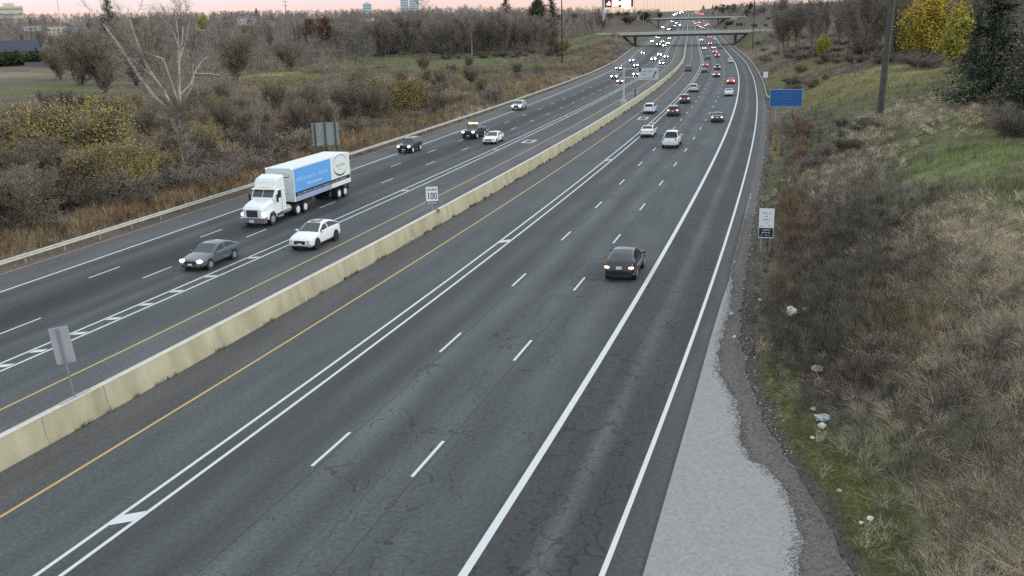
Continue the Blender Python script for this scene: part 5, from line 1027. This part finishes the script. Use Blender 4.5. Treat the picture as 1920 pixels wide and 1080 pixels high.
# woods: each tree its own object
def wood(n,xr,yb,hr,protos,label,group,cat='tree',wide=(1.0,1.4),top=None,lim=None):
    for i in range(n):
        px=U(*xr); a=yb(px) if callable(yb) else yb; py=U(*a)
        if lim and lim(px,py): continue
        h_=hit(px,py)
        if h_ is None or h_[5]>2600 or h_[4]>left_edge(h_[3])-2.0 and h_[4]<right_edge(h_[3])+2.5: continue
        if abs(h_[3]-SB1)<12 or abs(h_[3]-SB2)<12: continue
        put(rnd.choice(protos),px,py,label,cat,H=U(*hr),group=group,xyz=h_[:3],wide=U(*wide))
BT=[b1,b2,b3,b4,b5]
wood(60,(700,1050),lambda x:(86,106) if x<960 else (92,116),(13,19),[b1,b2,b5,b3],'bare grey-brown tree in the wood behind the lawn','wood behind the lawn',wide=(.9,1.25))
wood(34,(960,1140),lambda x:(60,104) if x<1060 else (40,62),(9,15),[b1,b2,b5,b3],'bare tree in the wood left of the message sign mast','wood left of the message sign',wide=(1,1.4))
wood(42,(560,960),lambda x:(60,92),(9,15),[b1,b2,b3,b5],'bare tree in the middle distance behind the rust-brown oaks','middle distance bare trees on the left',wide=(1,1.5))
wood(40,(0,640),lambda x:(66,118) if x<120 or 340<x<470 else (60,100),(8,13),[b1,b2,b3,b4],'bare tree among the far left gardens','bare trees among the far left gardens',wide=(1,1.5),lim=lambda a,b:a<70 and b>95)
wood(44,(0,900),lambda x:(34,62),(9,14),[b1,b2,b4,b5,dul,b3],'tree on the far rise to the left','trees on the far rise to the left',wide=(1.2,1.9))
wood(22,(0,900),lambda x:(30,42),(8,12),[dul,con2,dul,b2],'rounded far tree along the left skyline','far skyline trees on the left',wide=(1.3,2.2))
wood(46,(1455,1700),lambda x:(66,116) if x>1520 else (50,100),(13,20),[b1,b2,b5,b5,b3],'bare grey tree in the wood on the right bank','wood on the right bank',wide=(.9,1.2))
wood(26,(1440,1920),lambda x:(30,70),(14,20),[b1,b2,b5,b3],'bare tree high up behind the right bank','trees high up behind the right bank',wide=(1,1.4))
wood(14,(1700,1900),lambda x:(70,98),(10,15),[b1,b2,b3],'bare tree behind the yellow tree and the evergreens','trees behind the yellow tree',wide=(1,1.3))
wood(22,(1120,1240),lambda x:(26,46),(6,10),[b1,b2,dul,con2],'tree on the left bank beyond the near overpass','trees on the left bank beyond the near overpass',wide=(1.2,1.8))
wood(24,(1335,1450),lambda x:(16,34),(6,10),[b1,b2,b3,dul,con2],'tree on the right bank beyond the near overpass','trees on the right bank beyond the near overpass',wide=(1.2,1.8))
wood(26,(1180,1400),lambda x:(12,22),(7,11),[b1,dul,con2,b3],'tiny tree at the far end of the highway','trees at the far end of the highway',wide=(1.5,2.4))
# scrub: countable shrubs
gy=lambda x: np.interp(x,[0,300,600,860,1023,1148,1200],[488,396,300,220,166,117,82])
wood(46,(360,1000),lambda x:(max(130,gy(x)-120),gy(x)-24),(4.0,7.5),[sap,vas,b4,sap],'small bare tree rising out of the valley scrub','small bare trees in the valley scrub',wide=(.9,1.3))
wood(30,(0,420),lambda x:(200,gy(x)-30),(4.0,7.0),[vas,b4,sap],'bare thicket tree in the lower left valley','bare thicket trees in the lower left valley',wide=(1.0,1.5))
wood(8,(0,420),lambda x:(210,gy(x)-50),(3.0,5.0),[olv],'olive-leaved shrub among the lower left thicket','olive-leaved shrubs in the lower left thicket','shrub',(1.0,1.4))
BS=[bsA,bsB,bsR,bsT,bsB,bsC]
def gy(x): # image row of the left guardrail top
    return np.interp(x,[0,300,600,860,1023,1148,1200],[488,396,300,220,166,117,82])
wood(70,(0,700),lambda x:(max(190,gy(x)-190),gy(x)-14),(1.6,3.4),BS+[bsO],'bare brown shrub in the thicket behind the left guardrail','shrubs behind the left guardrail','shrub',(1.1,1.9))
wood(50,(300,1060),lambda x:(max(122,gy(x)-75),gy(x)-8),(1.6,3.2),BS,'bare shrub on the slope below the lawn','shrubs on the slope below the lawn','shrub',(1.2,2.2),lim=lambda a,b:b<gy(a)-40 and 640<a<1020 and b<138)
wood(26,(700,1060),lambda x:(98,112),(1.6,2.6),[bsC,bsB],'dark low shrub at the foot of the left wood','low shrubs at the foot of the left wood','shrub',(1.6,2.6))
wood(40,(1450,1760),lambda x:(84,120) if x<1700 else (112,128),(1.4,3.0),[bsA,bsC,bsB],'grey shrub at the foot of the right wood','low shrubs at the foot of the right wood','shrub',(1.4,2.2))
wood(34,(1395,1560),lambda x:(60,200),(1.0,2.2),[bsA,bsC,bsB,bsO],'low scrub bush on the right embankment past the blue sign','bushes on the right embankment','shrub',(1.3,2.2),lim=lambda a,b:a<1445 and b>130)
wood(10,(1350,1450),lambda x:(34,54),(2.0,4),[hed,bsB],'dark round bush on the bank between the overpasses','bushes on the bank between the overpasses','shrub',(1.2,1.8))
# right verge thickets
for (a,b,n,hh) in (((1500,1700),(360,560),8,(.8,1.3)),((1450,1640),(215,330),10,(1.1,1.8)),((1480,1700),(540,740),5,(.7,1.1)),((1600,1910),(680,1000),3,(.5,.8)),((1460,1500),(330,520),5,(1.0,1.6)),((1860,1915),(180,260),6,(1.5,2.5))):
    for i in range(n):
        px,py=U(*a),U(*b); h_=hit(px,py)
        if h_[4]<12.8: continue
        put(rnd.choice([bsB,bsC,bsA]),px,py,'dark leafless weed bush in the thicket on the right verge','bush',H=U(*hh),group='weed bushes on the right verge',xyz=h_[:3],wide=U(1.2,1.8))
# ---------- woodland and brush masses ----------
def ribmass(name,label,cat,P,D,L,Wd,C):
    """many thin tapering twigs: base points P, unit directions D, lengths L, widths Wd, colours C"""
    n=len(P); a=NR.normal(0,1,(n,3)); u=np.cross(D,a); u/=np.linalg.norm(u,axis=1)[:,None]+1e-9; V=np.empty((n,3,3),np.float32)
    V[:,0]=P-u*Wd[:,None]*.5; V[:,1]=P+u*Wd[:,None]*.5; V[:,2]=P+D*L[:,None]
    o=meshobj(name,V.reshape(-1,3),np.arange(n*3).reshape(n,3),vcolmat('dry_stems',.9,0),col=np.repeat(C[:,None],3,1).reshape(-1,3)); return tag(o,label,cat,kind='stuff')
WC=np.array([[.24,.215,.195],[.20,.178,.16],[.27,.238,.232],[.17,.152,.128],[.20,.18,.115],[.22,.15,.108],[.08,.095,.06]])
def woodland(label,n,s0,s1,u0,u1,side,h0,h1,k=150,pal=(.3,.25,.2,.12,.06,.03,.04),rw=.055,win=None,cw=.30):
    S=NR.uniform(s0,s1,n); u=NR.uniform(u0,u1,n); O=(right_edge(S)+u) if side>0 else (left_edge(S)-u); X,Y=extp(S,O); Z=tz(S,O)
    if win: 
        px,py=proj(X,Y,Z); ok=(px>win[0])&(px<win[1])&(py>win[2])&(py<win[3]); X,Y,Z=X[ok],Y[ok],Z[ok]
    n=len(X); H=NR.uniform(h0,h1,n); R=H*NR.uniform(cw*.8,cw*1.25,n); ci=NR.choice(len(WC),n,p=pal); ii=np.repeat(np.arange(n),k); m=len(ii)
    ph=NR.uniform(0,6.283,m); q=NR.rand(m); rr=np.sqrt(NR.rand(m))*np.sin(np.clip(q*.9+.12,0,1)*math.pi)**.7*R[ii]; zz=(.10+.86*q)*H[ii]
    P=np.stack([X[ii]+np.cos(ph)*rr,Y[ii]+np.sin(ph)*rr,Z[ii]+zz],1); D=np.stack([np.cos(ph)*.55,np.sin(ph)*.55,np.full(m,1.)],1)+NR.normal(0,.35,(m,3)); D/=np.linalg.norm(D,axis=1)[:,None]
    L=H[ii]*NR.uniform(.07,.17,m); dist=np.hypot(X,Y); W_=np.clip(dist*rw/200,.03,.6)[ii]*NR.uniform(.6,1.3,m); C=WC[ci][ii]*NR.uniform(.7,1.35,m)[:,None]
    # stems
    jj=np.repeat(np.arange(n),3); mt=len(jj); Pt=np.stack([X[jj]+NR.normal(0,.4,mt),Y[jj]+NR.normal(0,.4,mt),Z[jj]-.5],1); Dt=NR.normal(0,.07,(mt,3))+[0,0,1]; Dt/=np.linalg.norm(Dt,axis=1)[:,None]
    Lt=H[jj]*NR.uniform(.7,.95,mt); Wt=H[jj]*.028; Ct=np.where((NR.rand(mt)<.25)[:,None],np.array([.22,.2,.175]),np.array([.09,.08,.07]))
    return ribmass('woodland',label,'woodland',np.concatenate([P,Pt]),np.concatenate([D,Dt]),np.concatenate([L,Lt]),np.concatenate([W_,Wt]),np.concatenate([C,Ct]))
woodland('grey-brown bare woodland filling the far rise on the left',2500,400,1800,30,950,-1,9,18,110,win=(-60,1130,20,100))
woodland('dense bare woodland behind the lawn on the left',330,440,560,62,260,-1,12,18,330,win=(640,1190,50,108),rw=.05)
woodland('bare woodland clothing the top of the right bank',420,170,560,42,260,1,10,17,330,win=(1430,1960,0,118),rw=.05,pal=(.4,.15,.3,.08,.04,.03,0))
woodland('bare thicket between the left field and the houses',800,270,440,90,420,-1,4,8,110,win=(95,330,92,158),rw=.045)
woodland('bare thicket behind the green strip on the left',500,330,520,100,330,-1,6,11,110,win=(380,700,84,128),rw=.045)
woodland('distant woodland on the hills beyond the overpasses',1500,570,1800,16,420,1,6,11,60,win=(1300,1500,5,58))
woodland('distant woodland left of the highway beyond the overpasses',1100,575,1800,16,420,-1,6,11,60,win=(1080,1290,5,56))
def brush(label,n,s0,s1,u0,u1,side,h0,h1,k,rw,pal,name='brush',dens=.1,spread=.75,win=None):
    S=NR.uniform(s0,s1,n); u=NR.uniform(u0,u1,n); O=(right_edge(S)+u) if side>0 else (left_edge(S)-u); d=vnoise(S*.09,O*.12,12)+.4*vnoise(S*.33,O*.4,3); ok=d>dens-NR.rand(n)*.5
    X,Y=extp(S,O); Z=tz(S,O)
    if win: px,py=proj(X,Y,Z); ok&=(px>win[0])&(px<win[1])&(py>win[2])&(py<win[3])
    S,O,X,Y,Z=S[ok],O[ok],X[ok],Y[ok],Z[ok]; g=gcol(S,O); gr=(g[:,1]>g[:,0]*1.02); kp=~gr|(NR.rand(len(S))<.03); S,O,X,Y,Z=S[kp],O[kp],X[kp],Y[kp],Z[kp]
    n=len(X); H=NR.uniform(h0,h1,n); zone=vnoise(S*.05,O*.08,21)+.5*vnoise(S*.2,O*.25,22); PL=np.array(pal); ci=np.clip(((zone+1)/2+NR.normal(0,.12,n))*len(PL),0,len(PL)-1).astype(int); ii=np.repeat(np.arange(n),k); m=len(ii)
    ph=NR.uniform(0,6.283,m); rr=NR.rand(m)**.6*H[ii]*spread; q=NR.rand(m)**1.3
    P=np.stack([X[ii]+np.cos(ph)*rr*(.4+.6*q),Y[ii]+np.sin(ph)*rr*(.4+.6*q),Z[ii]+q*H[ii]*.62*(1-.4*(rr/(H[ii]*spread))**2)-.05],1); D=np.stack([np.cos(ph)*.6*(rr/H[ii]),np.sin(ph)*.6*(rr/H[ii]),np.full(m,.9)],1)+NR.normal(0,.30,(m,3)); D/=np.linalg.norm(D,axis=1)[:,None]
    L=H[ii]*NR.uniform(.22,.5,m); dist=np.hypot(X,Y); W_=np.clip(dist*rw/100,.012,.3)[ii]*NR.uniform(.6,1.3,m); C=PL[ci][ii]*NR.uniform(.65,1.4,m)[:,None]
    print(label,n); return ribmass(name,label,'brush',P,D,L,W_,C)
PALL=[(.105,.10,.07),(.20,.18,.145),(.29,.262,.215),(.17,.148,.115),(.27,.18,.11),(.17,.165,.075),(.36,.295,.19),(.13,.105,.085),(.22,.195,.16)]
PALR=[(.14,.128,.10),(.19,.172,.138),(.25,.223,.182),(.33,.29,.22),(.205,.18,.145),(.23,.20,.125)]
brush('tangled leafless brush filling the valley behind the left guardrail',7000,30,340,1.5,110,-1,1.2,3.0,60,.026,PALL,dens=-.45)
brush('low brush over the left field edges and the slope below the lawn',2600,300,520,3,200,-1,1.0,2.4,50,.028,PALL,dens=-.1)
brush('tangled dead weeds and brush on the lower half of the right bank',4200,18,130,1.6,24,1,.4,1.05,60,.019,PALR,dens=-.45)
brush('scrub and tufts on the upper right bank and embankment',1700,70,480,4,80,1,.5,1.5,50,.03,PALR,dens=.35)
def tufts(label,spots,hgt,k,pal,lean,wd,name='dry_grass',cat='dry grass'):
    P=[];D=[];L=[];W_=[];C=[]
    for px,py,n,ra,rb in spots:
        h_=hit(px,py)
        if h_ is None: continue
        s=h_[3]+NR.normal(0,ra,n); o=h_[4]+NR.normal(0,rb,n); ok=(o>right_edge(s)+.5)|(o<left_edge(s)-.8); s,o=s[ok],o[ok]; n=len(s); X,Y=extp(s,o); Z=tz(s,o); ii=np.repeat(np.arange(n),k); m=len(ii); ph=NR.uniform(0,6.283,m); base=NR.uniform(0,6.283,n)[ii]; ph=base+NR.normal(0,.9,m); q=NR.uniform(.1,1,m)*lean
        H=hgt*NR.uniform(.6,1.3,n)[ii]; d=np.stack([np.cos(ph)*q,np.sin(ph)*q,np.ones(m)],1); d/=np.linalg.norm(d,axis=1)[:,None]
        p=np.stack([X[ii]+NR.normal(0,.10,m),Y[ii]+NR.normal(0,.10,m),Z[ii]-.02],1); l1=H*.6; p2=p+d*l1[:,None]; d2=d.copy(); d2[:,2]*=.45; d2/=np.linalg.norm(d2,axis=1)[:,None]; dist=np.hypot(X,Y)[ii]; w_=np.clip(wd*dist/40,.008,.2)*NR.uniform(.6,1.4,m); c=np.array(pal)[NR.choice(len(pal),n)][ii]*NR.uniform(.6,1.35,m)[:,None]
        P+=[p,p2-d2*.02];D+=[d,d2];L+=[l1*1.15,H*.55];W_+=[w_,w_*.8];C+=[c,c]
    print(label,sum(len(q) for q in P)); return ribmass(name,label,cat,np.concatenate(P),np.concatenate(D),np.concatenate(L),np.concatenate(W_),np.concatenate(C))
STRAW=[(.56,.47,.32),(.48,.41,.30),(.40,.35,.26),(.60,.52,.38)]
tufts('pale matted straw grass lying over the right bank',[(1800,480,260,5,3),(1740,430,160,4,2.5),(1850,570,200,4,3),(1700,640,140,3,2),(1560,335,120,6,2.5),(1900,690,120,3,2),(1760,760,120,3,2),(1760,215,160,9,3),(1640,260,100,8,3),(1850,640,120,3,2),(1860,960,70,1.6,1.2),(1780,1030,60,1.4,1.2),(1900,1060,60,1.2,1),(1880,900,60,1.6,1.2)],.75,34,STRAW,1.7,.013)
tufts('tall grey-brown dead stalks standing on the right bank',[(1580,500,240,6,2.5),(1650,420,200,7,3),(1550,600,200,4,2),(1680,560,200,4,2.5),(1600,340,160,8,3),(1500,260,120,10,2.5),(1480,380,90,9,1.2),(1780,680,120,3,2),(1480,560,70,4,1.2),(1850,800,90,3,2),(1800,900,80,2,1.4),(1880,1000,70,1.5,1.2)],.95,26,[(.20,.18,.145),(.155,.14,.112),(.25,.225,.19),(.125,.112,.09)],.5,.012)
tufts('dark leafless weed stalks thick on the middle of the right bank',[(1560,500,240,5,2),(1640,560,240,4,2.2),(1560,640,200,3,1.8),(1640,430,160,6,2.5),(1600,700,120,2.5,1.6),(1500,600,90,3,1),(1840,760,100,3,2)],.9,30,[(.095,.082,.066),(.12,.102,.085),(.075,.066,.054),(.15,.13,.108)],.55,.013,name='weeds',cat='weeds')
tufts('short green grass and leafy weeds beside the gravel edge',[(1450,700,260,3,.45),(1490,790,260,2.5,.7),(1540,880,260,2,.8),(1590,960,260,1.8,.9),(1440,420,120,8,.5),(1445,560,120,4,.5),(1640,1020,200,1.4,1)],.16,14,[(.16,.18,.055),(.12,.15,.045),(.20,.19,.07),(.09,.12,.04)],.8,.014,name='green_grass',cat='grass')
tufts('golden leaved weeds on the right bank',[(1700,600,90,2.4,1.2),(1690,650,60,2,1),(1650,560,40,2,1)],.8,26,[(.40,.31,.15),(.34,.27,.13),(.28,.23,.12)],.6,.016,name='weeds',cat='weeds')
tufts('cream flowering weeds low on the right verge',[(1660,850,7,.5,.3),(1640,885,6,.5,.3),(1715,858,5,.4,.3)],.5,60,[(.36,.35,.20),(.30,.29,.17)],.9,.02,name='weeds',cat='weeds')
tufts('rusty dead weeds beside the posts of the blue sign and the notice sign',[(1500,250,60,6,.6),(1500,300,50,6,.5),(1490,400,60,5,.7),(1500,460,40,3,.6),(1475,540,30,2,.4)],1.1,30,[(.20,.125,.075),(.16,.10,.065),(.24,.17,.11)],.5,.015,name='weeds',cat='weeds')
tufts('orange-tan reeds along the left guardrail',[(gx_,float(np.interp(gx_,[0,300,600,860,1023,1148],[488,396,300,220,166,117]))-10,70,7,1.4) for gx_ in range(60,1080,45)],1.2,18,[(.34,.24,.13),(.28,.18,.10),(.38,.30,.19),(.22,.15,.10)],.4,.013,name='reeds',cat='reeds')
tufts('pale tan grass on the slope by the whitish bush',[(990,160,120,14,2),(1060,150,90,12,2),(900,215,90,10,2),(560,270,70,6,2)],1.0,18,STRAW,.6,.014)
# ---------- ground cover ----------
def blades(name,S,O,hgt,wid,col,label,cat='grass',lean=.35,curve=.5,tips=None,clump=0,vm=None):
    n=len(S); X,Y=extp(S,O); Z=tz(S,O); r=NR; h_=hgt*r.uniform(.5,1.25,n); a=r.uniform(0,6.283,n); la=r.uniform(0,6.283,n); ln_=r.uniform(0,lean,n)*h_
    wx,wy=np.cos(a)*wid*.5,np.sin(a)*wid*.5; lx,ly=np.cos(la)*ln_,np.sin(la)*ln_
    V=np.empty((n,5,3),np.float32)
    V[:,0]=np.stack([X-wx,Y-wy,Z-.03],1); V[:,1]=np.stack([X+wx,Y+wy,Z-.03],1); m=.55
    V[:,2]=np.stack([X+wx*.7+lx*.35,Y+wy*.7+ly*.35,Z+h_*m],1); V[:,3]=np.stack([X-wx*.7+lx*.35,Y-wy*.7+ly*.35,Z+h_*m],1); V[:,4]=np.stack([X+lx,Y+ly,Z+h_],1)
    b=(np.arange(n)*5)[:,None]; T=np.concatenate([b+[0,1,2],b+[0,2,3],b+[3,2,4]],1).reshape(-1,3)
    c=np.repeat(np.asarray(col)[:,None,:],5,1).copy()
    o=meshobj(name,V.reshape(-1,3),T,vm or vcolmat('dry_stems',.9,0),col=c.reshape(-1,3)); tag(o,label,cat,kind='stuff'); return o
def scatter(n,s0,s1,u0,u1,side,pw=1.0):
    S=NR.uniform(s0,s1,n); u=u0+(u1-u0)*NR.rand(n)**pw; O=(right_edge(S)+u) if side>0 else (left_edge(S)-u); return S,O
def cover(name,label,parts,side,cat='dry grass'):
    S=[];O=[];Hh=[];Wd=[];C=[]
    for n,s0,s1,u0,u1,h_,w_ in parts:
        s,o=scatter(n,s0,s1,u0,u1,side); dens=vnoise(s*.35,o*.5,4)+.5*vnoise(s*1.1,o*1.6,8); keep=NR.rand(n)<np.clip(.62+.4*dens,.12,1); s,o=s[keep],o[keep]
        c=gcol(s,o); lum=c.sum(1); grn=smooth((c[:,1]-c[:,0])*60+.2); 
        u=(o-right_edge(s)) if side>0 else (left_edge(s)-o)
        hh=h_*(1-.45*grn)*(.55+.45*smooth(u/4-.1))*(.7+.5*vnoise(s*.3,o*.4,6)).clip(.3,1.4); tan=smooth((lum-.28)*6)[:,None]
        cc=c*(.55+1.35*NR.rand(len(s)))[:,None]; m=(NR.rand(len(s))<.38)[:,None]; cc=np.where(m & (grn[:,None]<.5),cc*.6+np.array([.30,.255,.18])*.6,cc)
        S.append(s);O.append(o);Hh.append(hh);Wd.append(np.full(len(s),w_)*(.6+.8*NR.rand(len(s))));C.append(cc)
    S,O,Hh,Wd,C=[np.concatenate(q) for q in(S,O,Hh,Wd,C)]
    print(name,len(S)); return blades(name,S,O,Hh,Wd,np.clip(C,.012,.6),label,cat,lean=.6)
cover('verge_grass','tangled dry grass and weeds covering the right roadside bank',[(160000,4,45,.2,20,.36,.017),(120000,45,90,.3,34,.5,.024),(80000,90,170,.5,60,.6,.045),(45000,170,340,.6,90,.6,.09),(16000,340,540,1,100,.7,.18)],1)
cover('valley_grass','tangled brown grass and brush behind the left guardrail',[(70000,30,130,.5,45,.75,.04),(80000,130,260,.5,110,.7,.07),(60000,260,460,.5,190,.7,.14),(16000,460,620,.6,160,.8,.25)],-1)
# weeds along the foot of the barrier
s=NR.uniform(10,330,9000); k=vnoise(s*1.3,s*0,3)+.6*vnoise(s*4.1,s*0,5); s=s[k>.25]; o=bc+.36+np.abs(NR.normal(0,.05,len(s))); n=len(s)
X,Y=extp(s,o)
_tz=tz; tz=lambda a,b: rz(a)
blades('weeds',s,o,np.full(n,.22),np.full(n,.02)*(1+s/120),np.tile([.075,.07,.04],(n,1))*NR.uniform(.6,1.5,(n,1)),'small weeds growing along the foot of the median wall','weeds',lean=.8); tz=_tz
# gravel and leaf specks on the right gravel edge
s=NR.uniform(16,150,2600); o=right_edge(s)-.25+np.abs(NR.normal(0,.55,len(s))); X,Y=extp(s,o); Z=tz(s,o)+.10; n=len(s); V=np.empty((n,4,3)); a=NR.uniform(0,3,n); r_=NR.uniform(.010,.035,n)*(1+s/70)
for i in range(4): V[:,i]=np.stack([X+np.cos(a+i*1.57)*r_,Y+np.sin(a+i*1.57)*r_,Z+(i%2)*.03],1)
cc=np.array([[.55,.52,.44],[.30,.25,.14],[.20,.19,.17]])[NR.choice(3,n,p=[.35,.4,.25])]
tag(meshobj('leaf_litter',V.reshape(-1,3),np.arange(n*4).reshape(n,4),vcolmat('dry_stems'),col=np.repeat(cc[:,None],4,1).reshape(-1,3)),'pale specks of leaf and paper litter along the gravel edge','litter',kind='stuff')
for o in list(bpy.data.objects):
    if o.type=='EMPTY' and o.parent is None and 'label' not in o: 
        for c in list(o.children): bpy.data.objects.remove(c)
        bpy.data.objects.remove(o)
for o in bpy.data.objects:
    if 'H' in o: del o['H']
